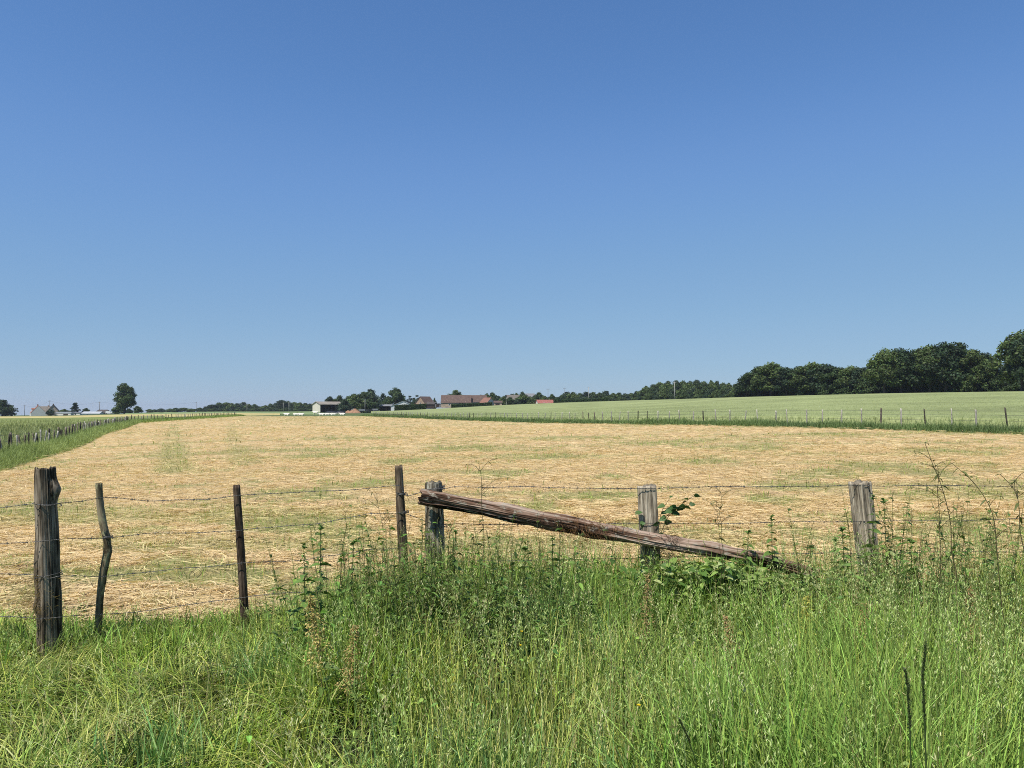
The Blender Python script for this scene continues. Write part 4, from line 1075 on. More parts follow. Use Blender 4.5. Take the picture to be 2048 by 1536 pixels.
def make_tree(name, H, W, zb, nl, nleaf, leaf, col, shape, seed, trunk_r=.035, lobe=(.22, .36), limbs=6):
    r = np.random.default_rng(seed); nl = int(nl * 1.7); nleaf = int(nleaf * 1.5)
    root = empty(name, (0, -4000, -500))
    V, f, C, cents, rads = crown_geo(r, H, W, zb, nl, nleaf, leaf, col, shape, lobe)
    g = Geo(); g.add(V, f, C); g.build('crown', M['tree'], root)
    g = Geo(); tr = trunk_r * H
    th = max(zb * H * 1.35, .25 * H)
    V, f, G = tube(np.array([[0, 0, -.5], [.02 * H, 0, th * .5], [0, .01 * H, th], [.01 * H, 0, H * .72]]), [tr * 1.35, tr, tr * .8, tr * .25], 10, None, .2, 2, .1, seed, res=14); g.add(V, f)
    for k in r.choice(len(cents), min(limbs, len(cents)), replace=False):
        b = np.array([0, 0, th * r.uniform(.75, 1.15)]); e = cents[k] * np.array([.85, .85, 1]); m = (b + e) / 2 + np.array([0, 0, -.03 * H])
        V, f, G = tube(np.array([b, m, e]), [tr * .5, tr * .34, tr * .12], 6, None, .1, 2, .1, seed, res=8, frame=(.3, .9, .1)); g.add(V, f)
    g.build('trunk', M['trunk'], root, True)
    root['H'] = H; root['W'] = W
    return root
PROTO = {
    'oak': [make_tree('oak_tree', 14, 14, .19, 28, 7000, .40, TREEC['oak'], 'dome', 400 + k, lobe=(.2, .34)) for k in range(3)],
    'wood': [make_tree('woodland_tree', 14, 11, .24, 24, 6500, .36, [TREEC['oak'], TREEC['light'], TREEC['dark']][k], 'dome', 420 + k, .02, (.22, .4)) for k in range(3)],
    'bush': [make_tree('bushy_tree', 8, 9, .02, 20, 2800, .38, [TREEC['oak'], TREEC['blue'], TREEC['light']][k], 'dome', 440 + k, .03, (.26, .42)) for k in range(3)],
    'cone': [make_tree('conifer_tree', 10, 6, .04, 20, 1600, .34, TREEC['dark'], 'cone', 460, .025, (.2, .32))],
    'thin': [make_tree('slender_tree', 12, 6, .22, 12, 700, .34, TREEC['blue'], 'round', 470, .02, (.2, .36))],
    'dome': [make_tree('rounded_tree', 10, 11, .05, 40, 4200, .3, TREEC['light'], 'dome', 480, .03, (.16, .24))],
}
_used = set()
def dup(root, loc, rz, sc, label, cat, group):
    if root.name in _used:
        c = root.copy(); COL.objects.link(c)
        for ch in root.children:
            k = ch.copy(); COL.objects.link(k); k.parent = c
    else:
        c = root; _used.add(root.name)
    c.location = loc; c.rotation_euler = (0, 0, rz); c.scale = sc
    for k in ('label', 'category', 'group'):
        if k in c: del c[k]
    return tag(c, label, cat, group)
_tk = [0]
def plant(kind, px, d, top, wpx, label, group=None, cat='tree', base=None, depth=None, sink=.2):
    _tk[0] += 1
    pr = PROTO[kind][_tk[0] % len(PROTO[kind])]
    x = X(px, d); zg = float(Z(x, d)) - sink if base is None else zpix(base, d)
    h = zpix(top, d) - zg; w = wpx / F * d * 1.08
    H = {'oak': 14, 'wood': 14, 'bush': 8, 'cone': 10, 'thin': 12, 'dome': 10}[kind]; Wd = {'oak': 14, 'wood': 11, 'bush': 9, 'cone': 6, 'thin': 6, 'dome': 11}[kind]
    return dup(pr, (x, d, zg), rng.uniform(0, 6.28), (w / Wd, (depth or w) / Wd, h / H), label, cat, group)

# left
plant('bush', 5, 430, 800, 52, 'broad dark tree at the left edge beside the white gabled house', 'trees by the houses')
plant('bush', -40, 425, 797, 60, 'dark tree mostly outside the left edge', 'trees by the houses')
plant('oak', 249, 400, 767, 50, 'lone big oak standing in the fields at left')
plant('cone', 150, 485, 803.5, 26, 'pointed tree behind the low white sheds', 'trees by the houses')
plant('bush', 129, 492, 818, 24, 'low shrubs between brick gable and pointed tree', 'trees by the houses')
plant('bush', 172, 490, 816.5, 18, 'low shrub right of the pointed tree', 'trees by the houses')
plant('bush', 101, 470, 819, 16, 'dark shrub against the right side of the white house', 'trees by the houses')
plant('bush', 236, 440, 813, 26, 'round bush to the left of the oak trunk', 'bushes round the oak')
plant('bush', 275, 445, 812.5, 20, 'round bush to the right of the oak trunk', 'bushes round the oak')
plant('bush', 258, 450, 817, 18, 'low bush behind the oak trunk', 'bushes round the oak')
far = [(299, 818, 14), (309, 819, 14), (322, 817, 18), (340, 817, 18), (352, 816, 20), (368, 815.5, 22), (382, 817, 20), (398, 816, 22), (412, 813, 20), (425, 809, 24), (438, 806, 26), (452, 805, 24), (463, 806, 18), (474, 806.5, 20), (487, 804.5, 22), (498, 808, 18), (509, 809, 20), (520, 813, 18), (531, 810.5, 20), (541, 808, 18), (552, 806, 20), (563, 800, 24), (576, 803, 22), (588, 804.5, 22), (600, 805, 22), (611, 806, 20), (621, 807.5, 20), (634, 808, 20)]
for k, (px, t, w) in enumerate(far):
    plant('bush' if w < 20 else ('wood' if k % 2 else 'bush'), px, 720 + (k % 3) * 25, t, w * 1.25, 'dark tree in the distant tree line left of the open barn', 'distant tree line at left')
for k in range(26):
    px = 400 + k * 9.6
    plant('bush', px, 700, 815.5 + (k % 3) * .8, 17, 'low dark bush at the foot of the distant tree line', 'undergrowth of the distant tree line')
for px in (582, 594, 603): plant('bush', px, 330, 825.4, 15, 'low dark bush behind the lying cows', 'bushes behind the cows')

# farm trees
plant('wood', 660, 470, 793, 24, 'smaller tree behind the roof of the open barn', 'trees round the farmyard')
plant('wood', 680, 465, 791, 30, 'tree behind the right end of the open barn roof', 'trees round the farmyard')
plant('bush', 690, 416, 799, 30, 'bushy tree covering the right end of the open barn', 'trees round the farmyard')
plant('bush', 708, 440, 788, 50, 'left tree of the dark clump right of the open barn', 'trees round the farmyard')
plant('oak', 728, 445, 784, 50, 'middle tree of the dark clump right of the open barn', 'trees round the farmyard')
plant('bush', 741, 446, 779, 42, 'tallest tree of the dark clump right of the open barn', 'trees round the farmyard')
plant('bush', 708, 434, 800, 36, 'low branches at the left foot of the dark farm clump', 'trees round the farmyard')
plant('bush', 738, 435, 799, 36, 'low branches at the right foot of the dark farm clump', 'trees round the farmyard')
plant('bush', 766, 490, 787, 22, 'tree between the dark clump and the big farm oak', 'trees round the farmyard')
plant('oak', 791, 470, 776.5, 42, 'big dark oak behind the pale gabled barn', 'trees round the farmyard')
plant('bush', 772, 480, 799, 24, 'low bush left of the big farm oak', 'trees round the farmyard')
plant('thin', 806, 500, 787, 14, 'slender see-through tree beside the big farm oak', 'trees round the farmyard')
plant('thin', 818, 500, 787, 16, 'slender tree standing over the pale gabled barn', 'trees round the farmyard')
plant('thin', 835, 490, 785.5, 20, 'loose tree left of the brick gabled house', 'trees round the farmyard')
plant('bush', 828, 500, 796, 20, 'low tree behind the pale gabled barn', 'trees round the farmyard')
plant('dome', 911, 500, 780.5, 44, 'smooth rounded tree top behind the long barn roof', 'trees round the farmyard')
plant('bush', 869, 500, 797, 10, 'small bush behind the grey curved shed', 'trees round the farmyard')
plant('bush', 962, 520, 790, 20, 'tree behind the right hand barn roof', 'trees behind the farm')
for k, (px, t, w) in enumerate([(974, 787, 22), (985, 786, 24), (996, 792, 20), (1008, 792, 20), (1012, 788, 9), (1024, 788, 20), (1033, 786, 20), (1045, 784.5, 20), (1050, 790, 26), (1060, 793, 22), (1078, 785.5, 26), (1068, 793, 20), (1090, 793, 22), (1104, 789, 20), (1116, 794, 22)]):
    plant('cone' if w < 10 else 'bush', px, 505 + (k % 3) * 8, t, w * 1.15, ['dark green tree in the garden right of the farm', 'lighter green tree in the garden right of the farm', 'bushy tree behind the farm cottages'][k % 3], 'garden trees right of the farm')
plant('bush', 1002, 470, 799, 16, 'pale green bush behind the small brown roofed shed', 'garden trees right of the farm')
plant('bush', 1020, 468, 795, 26, 'bushy tree in front of the white garden house, on its left', 'garden trees right of the farm')
plant('bush', 1034, 466, 799, 16, 'small bush in front of the white garden house', 'garden trees right of the farm')
plant('bush', 1048, 470, 790, 40, 'large bushy tree left of the red roofed bungalow', 'garden trees right of the farm')
# row of trees beyond the wheat
row = [(1124, 790, 18), (1134, 784, 26), (1146, 784, 26), (1160, 787, 24), (1173, 784, 26), (1186, 784, 26), (1199, 786, 24), (1212, 782, 28), (1226, 786, 24), (1238, 786, 24), (1250, 787, 22), (1262, 786, 24), (1274, 783, 24), (1284, 781, 22)]
for k, (px, t, w) in enumerate(row):
    plant('bush', px, 545 + (k % 2) * 15, t, w * 1.2, 'rounded dark tree in the row beyond the wheat', 'row of trees beyond the wheat')
for k in range(18):
    px = 1112 + k * 10.5
    plant('bush', px, 530, 794 + (k % 3), 17, 'low dark bush under the row of trees beyond the wheat', 'bushes beyond the wheat')
# middle wood
mid = [(1292, 772, 26), (1306, 769, 28), (1320, 765, 30), (1336, 762, 30), (1352, 761, 28), (1366, 762, 26), (1380, 762, 28), (1394, 760, 30), (1408, 763, 26), (1422, 761, 24), (1434, 762, 22), (1446, 766, 24), (1458, 766, 24), (1470, 768, 24), (1482, 765, 24)]
for k, (px, t, w) in enumerate(mid):
    plant('wood' if k % 3 else 'bush', px, 480 + (k % 3) * 18, t, w * 1.2, 'rounded tree along the skyline of the middle wood', 'trees of the middle wood')
for k in range(17):
    px = 1288 + k * 12.2
    plant('bush', px, 455 - k * 3.5, 775 + (k * 7 % 5), 26, 'lower front tree at the edge of the middle wood', 'front trees of the middle wood')
for k in range(19):
    px = 1284 + k * 11
    plant('bush', px, 440 - k * 5, 786 + (k * 5 % 4), 22, 'small bush along the foot of the middle wood', 'bushes under the middle wood')
# right hand wood, nearer
rw = [(1494, 752, 40, 318), (1518, 733, 46, 312), (1543, 726, 56, 306), (1572, 735, 50, 300), (1600, 733, 50, 296), (1626, 726, 58, 292), (1650, 728, 56, 286), (1678, 735, 50, 280), (1702, 733, 48, 274), (1726, 735, 46, 268), (1744, 737, 40, 262)]
names = ['first tree at the left end of the right hand wood', 'second tree from the left end of the right hand wood', 'rounded tall tree near the left end of right hand wood', 'tree in the dip left of the gap in right hand wood', 'tree with sky showing through in the right hand wood', 'broad rounded tree in the middle of the lower right wood', 'tree right of the broad rounded one in the lower wood', 'spiky topped tree in the lower right wood', 'level topped tree in the lower right wood', 'second tree left of the taller block of wood', 'tree touching the left side of the taller block of wood']
for (px, t, w, d), nm in zip(rw, names): plant('wood', px, d, t, w * 1.4, nm, 'trees of the right hand wood')
big = [(1770, 699, 56, 243), (1800, 697, 60, 244), (1830, 700, 56, 246), (1858, 692, 62, 242), (1890, 685, 70, 240), (1920, 686, 62, 240), (1944, 700, 60, 236), (1966, 706, 56, 238), (1984, 736, 30, 240), (2042, 664, 66, 214), (2075, 660, 90, 210), (2130, 655, 100, 205), (2200, 660, 100, 200), (2280, 670, 100, 198)]
bn = ['left corner tree of the taller block of wood', 'tall tree second from left in the taller block', 'tree in the slight dip of the taller block', 'tall tree left of the crest of the taller block', 'highest crest tree of the taller block of wood', 'tree just right of the crest of the taller block', 'yellow green tree low on the right of the block', 'shorter tree at the right end of the block', 'low tree in the gap before the rightmost tree', 'tall dark tree at the right edge of the photo', 'tree cut by the right edge of the photo', 'wood tree outside the right edge', 'wood tree farther outside the right edge', 'last wood tree outside the right edge']
for (px, t, w, d), nm in zip(big, bn): plant('wood' if px != 1944 else 'dome', px, d, t, w * 1.35, nm, 'tall trees of the right hand wood')
# second row and undergrowth so that the wood is deep
for k in range(36):
    px = 1500 + k * 22; d = np.interp(px, [1500, 1760, 2048, 2300], [340, 285, 245, 235])
    t = np.interp(px, [1500, 1560, 1735, 1765, 1890, 1950, 1985, 2002, 2040, 2300], [757, 742, 745, 708, 696, 712, 748, 745, 690, 680]) + rng.normal() * 3
    plant('wood', px, d, t, 52, 'tree in the second row of the right hand wood', 'second row of the right hand wood')
for k in range(58):
    px = 1484 + k * 14; d = np.interp(px, [1486, 1760, 2048, 2300], [322, 250, 224, 206]) + 3 + (k % 3) * 5
    base = np.interp(px, [1486, 1760, 2048], [795, 786, 782])
    plant('bush', px, d, base - rng.uniform(10, 34), rng.uniform(28, 48), 'shrub growing in the shade along the wood edge', 'shrubs along the right hand wood')

# trimmed hedges -------------------------------------------------------------
def hedge(name, pts, d, top_h, wid, label, leaf=.3, per=60, col=(.045, .075, .02)):
    """pts: (px0, px1); a clipped hedge: box of leaves over a dark twig core"""
    x0, x1 = X(pts[0], d), X(pts[1], d); L = x1 - x0; xm = (x0 + x1) / 2; z = float(Z(xm, d))
    root = empty(name, (xm, d, z), label=label, cat='hedge')
    n = int(abs(L) * per * 4); r = np.random.default_rng(int(pts[0]))
    x = r.uniform(-L / 2, L / 2, n)
    zz = np.array([float(v) for v in Z(x + xm, d + 0 * x)]) - z
    hh = top_h * (1 + .12 * (fbm(x * .4, x * 0, 5, 2) - .5))
    side = r.random(n)
    y = np.where(side < .45, -wid / 2, np.where(side < .6, wid / 2, r.uniform(-wid / 2, wid / 2, n))) + r.normal(size=n) * .12
    zc = np.where(side < .6, r.uniform(0, 1, n) * hh, hh) + r.normal(size=n) * .1
    c = np.stack([x, y, zz + zc], -1)
    nm = r.normal(size=(n, 3)); nm /= np.linalg.norm(nm, axis=1, keepdims=True)
    t1 = np.cross(nm, r.normal(size=(n, 3))); t1 /= np.linalg.norm(t1, axis=1, keepdims=True); t2 = np.cross(nm, t1)
    s = (leaf * r.uniform(.6, 1.3, n))[:, None]
    V = np.stack([c + t1 * s, c + t2 * s * .7, c - t1 * s, c - t2 * s * .6], 1).reshape(-1, 3)
    C = np.repeat(np.clip(np.asarray(col) * r.uniform(.6, 1.5, (n, 1)), 0, 1), 4, axis=0)
    g = Geo(); g.add(V, [np.arange(4 * n).reshape(-1, 4)], C); g.build('foliage', M['tree'], root)
    xs = np.linspace(-L / 2 + .2, L / 2 - .2, 12); g = Geo()
    for q in xs:
        zq = float(Z(q + xm, d)) - z
        V, f, G = tube(np.array([[q, 0, zq - .2], [q + .1, 0, zq + top_h * .5], [q, 0, zq + top_h * .85]]), [.12, .1, .05], 6, res=6); g.add(V, f)
    g.build('stems', M['trunk'], root, True)
hedge('clipped_hedge', (790, 852), 412, 3.4, 3.5, 'thick clipped hedge in front of the pale gabled barn', .32, 150)
hedge('garden_hedge', (903, 984), 436, 2.3, 2.5, 'loose hedge along the foot of the long brick barn', .32, 110, (.05, .085, .025))
hedge('field_hedge', (1107, 1215), 440, 2.2, 2.5, 'low hedge at the wheat edge right of the red roofed bungalow', .32, 90, (.05, .085, .025))
hedge('field_hedge', (1109, 1150), 452, 3.0, 2.5, 'taller hedge just right of the red roofed bungalow', .32, 90, (.045, .075, .025))

# ------------------------------------------------------------------ buildings
def brickmat(name, c1, c2, mortar, scale=4.0):
    m, nt, out = newmat(name)
    b = nt.nodes.new('ShaderNodeTexBrick'); b.inputs['Scale'].default_value = scale
    b.inputs['Color1'].default_value = (*c1, 1); b.inputs['Color2'].default_value = (*c2, 1); b.inputs['Mortar'].default_value = (*mortar, 1)
    v = mapping(nt, tco(nt), (1, 1, 1), (R(90), 0, 0)); nt.links.new(v, b.inputs['Vector'])
    f = noise(nt, tco(nt), 1.2, 4)
    r = ramp(nt, [(.35, (.7, .7, .7)), (.65, (1.2, 1.15, 1.1))]); nt.links.new(f, r.inputs[0])
    principled(nt, out, mixc(nt, 1.0, b.outputs['Color'], r.outputs[0], 'MULTIPLY'), .9); return m
M['brick'] = brickmat('farm_brick', (.24, .13, .08), (.3, .18, .11), (.3, .26, .2))
M['brick_pale'] = brickmat('pale_brick', (.36, .27, .19), (.42, .33, .24), (.4, .36, .3))
def tilemat(name, c1, c2, spots=None):
    m, nt, out = newmat(name); v = tco(nt)
    w = nt.nodes.new('ShaderNodeTexWave'); w.inputs['Scale'].default_value = 3; w.inputs['Distortion'].default_value = 1.5; nt.links.new(mapping(nt, v, (.3, 1, 1)), w.inputs['Vector'])
    f = noise(nt, v, .9, 6, .7)
    r = ramp(nt, [(.3, c1), (.7, c2)]); nt.links.new(f, r.inputs[0]); c = r.outputs[0]
    if spots:
        fs = noise(nt, v, 1.3, 3); rs = ramp(nt, [(.64, (0, 0, 0)), (.68, (1, 1, 1))]); nt.links.new(fs, rs.inputs[0]); c = mixc(nt, rs.outputs[0], c, spots)
    principled(nt, out, c, .85, bump(nt, w.outputs['Fac'], .3, .05)); return m
M['tile_red'] = tilemat('red_tiles', (.17, .083, .06), (.28, .145, .105))
M['tile_roof'] = tilemat('warm_red_tiles', (.24, .1, .065), (.38, .18, .12))
M['tile_bright'] = tilemat('bright_red_tiles', (.26, .09, .07), (.36, .14, .11))
M['tile_brown'] = tilemat('brown_tiles', (.075, .05, .041), (.145, .094, .075), (.26, .19, .14))
M['tile_grey'] = tilemat('grey_tiles', (.1, .085, .07), (.2, .175, .145))
M['tile_dark'] = tilemat('dark_tiles', (.05, .042, .038), (.1, .085, .075))
M['sheet_grey'] = simple('grey_sheet_roof', (.4, .42, .43), .5, .12, .6, .1, .4)
M['sheet_dull'] = simple('dull_sheet_roof', (.2, .2, .2), .6, .15, .6)
M['render_white'] = simple('white_render', (.66, .64, .57), .9, .06, .7, 0)
M['render_cream'] = simple('cream_wall', (.56, .53, .44), .9, .06, .7, 0)
M['clad_pale'] = simple('pale_cladding', (.6, .61, .6), .7, .06, .5, 0)
M['sheet_brown'] = simple('brownish_sheet_roof', (.27, .235, .19), .7, .2, .5, .1)
M['timber_dark'] = simple('dark_boards', (.05, .035, .028), .9, .3, 1.5)
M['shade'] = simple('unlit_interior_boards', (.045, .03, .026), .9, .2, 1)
M['glass'] = simple('window_glass', (.04, .05, .06), .15, .1, 1, 0, .6)
M['white_paint'] = simple('white_paint', (.75, .75, .73), .5, .05, 1)
M['black_sheet'] = simple('black_plastic', (.02, .02, .022), .45, .3, 1)
M['earth'] = simple('brown_heap', (.3, .17, .1), .95, .35, .8, .6)
M['metal_grey'] = simple('grey_machine_paint', (.2, .21, .22), .5, .3, 1.5)
M['pole'] = simple('weathered_pole', (.16, .145, .125), .85, .25, 1)
M['concrete_pole'] = simple('concrete_pole', (.34, .33, .3), .85, .15, 1)

def bxpart(name, parent, mat, *b):
    g = Geo()
    for q in b: V, f = box_geo(*q); g.add(V, f)
    return g.build(name, mat, parent)
def gable(name, label, px, d, rot, L, W, hw, hr, wall, roof, base=None, over=.35, chim=(), wins=(), doors=(), open_front=False, group=None, cat='house', end_wall=None, hip=0.0, mx=None, sink=.3):
    """ridge along local X; front is local -Y. wins/doors: (side, centre along wall, z0, w, h)"""
    x = X(px, d); z = (float(Z(x, d)) if base is None else zpix(base, d)) - sink
    hw += sink
    root = empty(name, (x, d, z), R(rot), label, cat, group)
    l, w = L / 2, W / 2
    g = Geo()
    if open_front:
        t = .2
        for (a, b) in ((-l, -l + t), (l - t, l)):
            V = np.array([[q, y, zz] for q in (a, b) for y, zz in ((-w, 0), (w, 0), (w, hw), (0, hw + hr - .05), (-w, hw))], float)
            Geo().add(V, [np.array([[0, 1, 2, 3, 4][::-1], [5, 6, 7, 8, 9]]), np.array([[0, 5, 9, 4], [1, 2, 7, 6], [2, 3, 8, 7], [3, 4, 9, 8]])]).build('end_wall', end_wall or wall, root)
        V, f = box_geo(-l + t, l - t, w - t, w, 0, hw - .02); Geo().add(V, f).build('back_wall', wall, root)
        for q in np.linspace(-l, l, 5)[1:-1]:
            bxpart('support_post', root, M['timber_dark'], (q - .14, q + .14, -w + .1, -w + .4, 0, hw))
    else:
        hx = hip * l
        V = np.array([[q, y, zz] for q in (-l, l) for y, zz in ((-w, 0), (w, 0), (w, hw), (0, hw + hr - .04), (-w, hw))], float)
        if hip: V[3, 0] += hx; V[8, 0] -= hx; V[3, 2] -= .05; V[8, 2] -= .05
        g.add(V, [np.array([[0, 1, 2, 3, 4][::-1], [5, 6, 7, 8, 9]]), np.array([[0, 5, 9, 4], [1, 2, 7, 6], [2, 3, 8, 7], [3, 4, 9, 8]])])
        g.build('wall', wall, root)
    # roof: two slopes as thick slabs meeting at the ridge
    g = Geo(); th = .18; lo = l + over; k = hr / w; wo = w + over; hx = hip * l
    for s in (-1, 1):
        V = np.array([[-lo, s * wo, hw - over * k], [lo, s * wo, hw - over * k], [lo - hx, 0, hw + hr], [-lo + hx, 0, hw + hr]], float)
        T = V + np.array([0, 0, th])
        Q = np.array([[0, 1, 2, 3], [7, 6, 5, 4], [0, 4, 5, 1], [1, 5, 6, 2], [2, 6, 7, 3], [3, 7, 4, 0]])
        g.add(np.concatenate([V, T]), [Q if s > 0 else Q[:, ::-1]])
    if hip:
        for s in (-1, 1):
            V = np.array([[s * lo, -wo, hw - over * k + th], [s * lo, wo, hw - over * k + th], [s * (lo - hx), 0, hw + hr + th + .003]], float); g.add(V, [np.array([[0, 1, 2]])])
    rf = g.build('roof', roof, root)
    for (cx, cy, ch) in chim:
        bxpart('chimney', rf, M['brick'], (cx - .35, cx + .35, cy - .35, cy + .35, hw + hr * .5, hw + hr + ch), (cx - .42, cx + .42, cy - .42, cy + .42, hw + hr + ch + .003, hw + hr + ch + .2))
    def opening(nm, side, c, z0, ww, hh, mat, frame):
        z0 += sink
        if side in ('f', 'b'):
            s = -1 if side == 'f' else 1; y0, y1 = sorted((s * (w - .05), s * (w + .04)))
            o = bxpart(nm, root, mat, (c - ww / 2, c + ww / 2, y0, y1, z0, z0 + hh))
            if frame: y0, y1 = sorted((s * (w - .05), s * (w + .08))); bxpart('frame', o, M['white_paint'], (c - ww / 2 - .1, c - ww / 2 - .002, y0, y1, z0, z0 + hh), (c + ww / 2 + .002, c + ww / 2 + .1, y0, y1, z0, z0 + hh), (c - ww / 2 - .1, c + ww / 2 + .1, y0, y1, z0 + hh + .002, z0 + hh + .1), (c - ww / 2 - .1, c + ww / 2 + .1, y0, y1, z0 - .1, z0 - .002))
        else:
            s = 1 if side == 'r' else -1; x0, x1 = sorted((s * (l - .05), s * (l + .04)))
            o = bxpart(nm, root, mat, (x0, x1, c - ww / 2, c + ww / 2, z0, z0 + hh))
            if frame: x0, x1 = sorted((s * (l - .05), s * (l + .08))); bxpart('frame', o, M['white_paint'], (x0, x1, c - ww / 2 - .1, c - ww / 2 - .002, z0, z0 + hh), (x0, x1, c + ww / 2 + .002, c + ww / 2 + .1, z0, z0 + hh))
    for q in wins: opening('window', *q, M['glass'], True)
    for q in doors: opening('door', *q, M['timber_dark'], False)
    return root, rf, (l, w, hw, hr)

# left hamlet
h1, rf1, (l, w, hw, hr) = gable('house', 'white gabled house with steep red tiled roof at far left', 76, 480, -54, 9.5, 8.6, 1.7, 4.8, M['render_white'], M['tile_roof'], base=831.5, over=.03, chim=[(-2.5, 0, .7)], wins=[('f', -2, .4, 1.1, 1.1)])
for q in (-2.2, 1.2):
    dm = bxpart('dormer', h1, M['render_cream'], (q - .7, q + .7, -w * .78, -w * .3, hw + .9, hw + 2.5))
    g = Geo(); V = np.array([[q - .9, -w * .82, hw + 2.5], [q + .9, -w * .82, hw + 2.5], [q, -w * .82, hw + 3.3], [q - .9, -w * .1, hw + 2.5], [q + .9, -w * .1, hw + 2.5], [q, -w * .1, hw + 3.3]])
    g.add(V, [np.array([[0, 1, 2], [5, 4, 3]]), np.array([[0, 3, 4, 1], [1, 4, 5, 2], [2, 5, 3, 0]])]); g.build('roof', M['tile_roof'], dm)
gable('house', 'grey roofed house half hidden behind the white gabled house', 88, 505, 5, 8.5, 8, 2.6, 3.7, M['render_white'], M['tile_grey'], base=831.5, chim=[(3, 0, .6)])
gable('house', 'brick gabled house with dark roof behind shrubs at left', 107, 500, -62, 9, 7.6, 2.5, 4.6, M['brick_pale'], M['tile_dark'], base=831, chim=[(1, 0, .7)], wins=[('r', 0, 3.2, .9, 1.0)])
def shed(name, label, px0, px1, d, base, h, mat, roofmat, dark=(), depth=5.0, cat='shed', slope=.3):
    x0, x1 = X(px0, d), X(px1, d); z = zpix(base, d); xm = (x0 + x1) / 2; l = (x1 - x0) / 2
    root = empty(name, (xm, d, z - .3), 0, label, cat)
    bxpart('wall', root, mat, (-l, l, -depth / 2, depth / 2, 0, h + .3))
    g = Geo(); V, f = box_geo(-l - .25, l + .25, -depth / 2 - .3, depth / 2 + .3, h + .303, h + .45); V[4:, 2] += np.where(V[4:, 1] > 0, slope, 0); V[:4, 2] += np.where(V[:4, 1] > 0, slope, 0); g.add(V, f); g.build('roof', roofmat, root)
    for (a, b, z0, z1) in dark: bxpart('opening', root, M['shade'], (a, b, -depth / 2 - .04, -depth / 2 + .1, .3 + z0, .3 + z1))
    return root
shed('long_shed', 'long low white shed with a dark opening beneath the pointed tree', 114, 146, 475, 831.5, 2.0, M['render_white'], M['sheet_grey'], [(.4, 3.4, .2, 1.2)])
shed('long_shed', 'smaller white shed joined to the long white shed on its right', 146.5, 164, 477, 830.5, 1.5, M['render_white'], M['sheet_dull'], [(-.5, .5, .3, 1.1)])
gable('shed', 'pale ridged shed between white sheds and the dark roofed hut', 186, 470, 0, 11, 5, .8, 1.1, M['render_white'], M['sheet_grey'], base=829.5, cat='shed', wins=[('f', -2, .2, 1, .5)])
gable('hut', 'dark hip roofed hut near the oak', 206.5, 480, 0, 8, 5, .9, 1.6, M['timber_dark'], M['tile_dark'], base=827.5, cat='hut', hip=.4, over=.5)
def van():
    d = 465; x = X(219, d); root = empty('parked_van', (x, d, zpix(828, d)), R(8), 'white van parked between the dark hut and the oak', 'van')
    prof = np.array([[-2.2, .35], [2.1, .35], [2.25, .8], [2.0, 1.15], [1.3, 1.95], [-2.15, 2.0], [-2.25, .8]]) * .9
    n = len(prof); V = np.array([[a, y, b] for y in (-.9, .9) for a, b in prof])
    g = Geo(); Q = np.array([[k, (k + 1) % n, n + (k + 1) % n, n + k] for k in range(n)]); g.add(V, [Q, np.array([list(range(n))[::-1]]), np.array([list(range(n, 2 * n))])]); g.build('body', M['white_paint'], root)
    for q in (-1.3, 1.3):
        a = np.linspace(0, 2 * np.pi, 14, endpoint=False); V, f, G = tube(np.array([[q, -.95, .3], [q, .95, .3]]), [.32, .32], 12, frame=(1, 0, 0)); Geo().add(V, f).build('wheel', M['black_sheet'], root)
    bxpart('window', root, M['glass'], (.7, 1.35, -.93, -.8, 1.15, 1.6))
van()

# farm
gable('open_barn', 'open fronted barn with white end wall and dull grey roof', 655.5, 430, 49, 15.5, 7.6, 4.4, 1.5, M['shade'], M['sheet_brown'], base=824, open_front=True, end_wall=M['render_cream'], cat='barn', over=.5)
gable('shed', 'dark open shed with low grey roof left of the pale gabled barn', 765, 452, 0, 11, 7, 2.6, .8, M['timber_dark'], M['sheet_dull'], base=820.5, cat='shed', open_front=True, over=.6)
gable('pale_barn', 'broad low barn with pale grey gable front behind the clipped hedge', 806.5, 440, -82, 14, 14.2, 3.0, 2.9, M['clad_pale'], M['sheet_grey'], base=822.5, cat='barn', over=.3)
gable('brick_house', 'brick gabled farmhouse with brown roof behind the clipped hedge', 850, 450, 58, 9, 8.6, 2.4, 4.6, M['brick'], M['tile_brown'], base=816.5, wins=[('l', 0, 2.4, .9, 1.0)], cat='farmhouse')
gable('shed', 'dark boarded lean-to between brick farmhouse and grey shed', 862, 446, 0, 4.2, 4, 2.2, 1.2, M['timber_dark'], M['tile_dark'], base=815.5, cat='shed')
def curved_shed():
    d = 452; x = X(876, d); root = empty('curved_shed', (x, d, zpix(815, d)), R(4), 'grey shed with sagging curved sheet roof left of the long barn', 'shed')
    bxpart('wall', root, M['metal_grey'], (-2.8, 2.8, -2.5, 2.5, 0, 2.4))
    xs = np.linspace(-3.1, 3.3, 14); zt = 2.5 + 1.0 * ((xs - .2) / 3.2) ** 2 * (xs > 0) * 2.0 + .9 * (xs < 0) * (-xs / 3.1)
    V = []
    for y in (-2.9, 2.9):
        for a, b in zip(xs, zt): V += [[a, y, b], [a, y, b + .2]]
    V = np.array(V); k = 28; Q = []
    for i in range(13):
        a = 2 * i
        Q += [[a, a + 2, a + 3, a + 1], [k + a, k + a + 1, k + a + 3, k + a + 2], [a + 1, a + 3, k + a + 3, k + a + 1], [a, k + a, k + a + 2, a + 2]]
    Geo().add(V, [np.array(Q)]).build('roof', M['sheet_grey'], root, True)
    bxpart('door', root, M['timber_dark'], (-1.0, .8, -2.56, -2.4, 0, 2.0))
curved_shed()
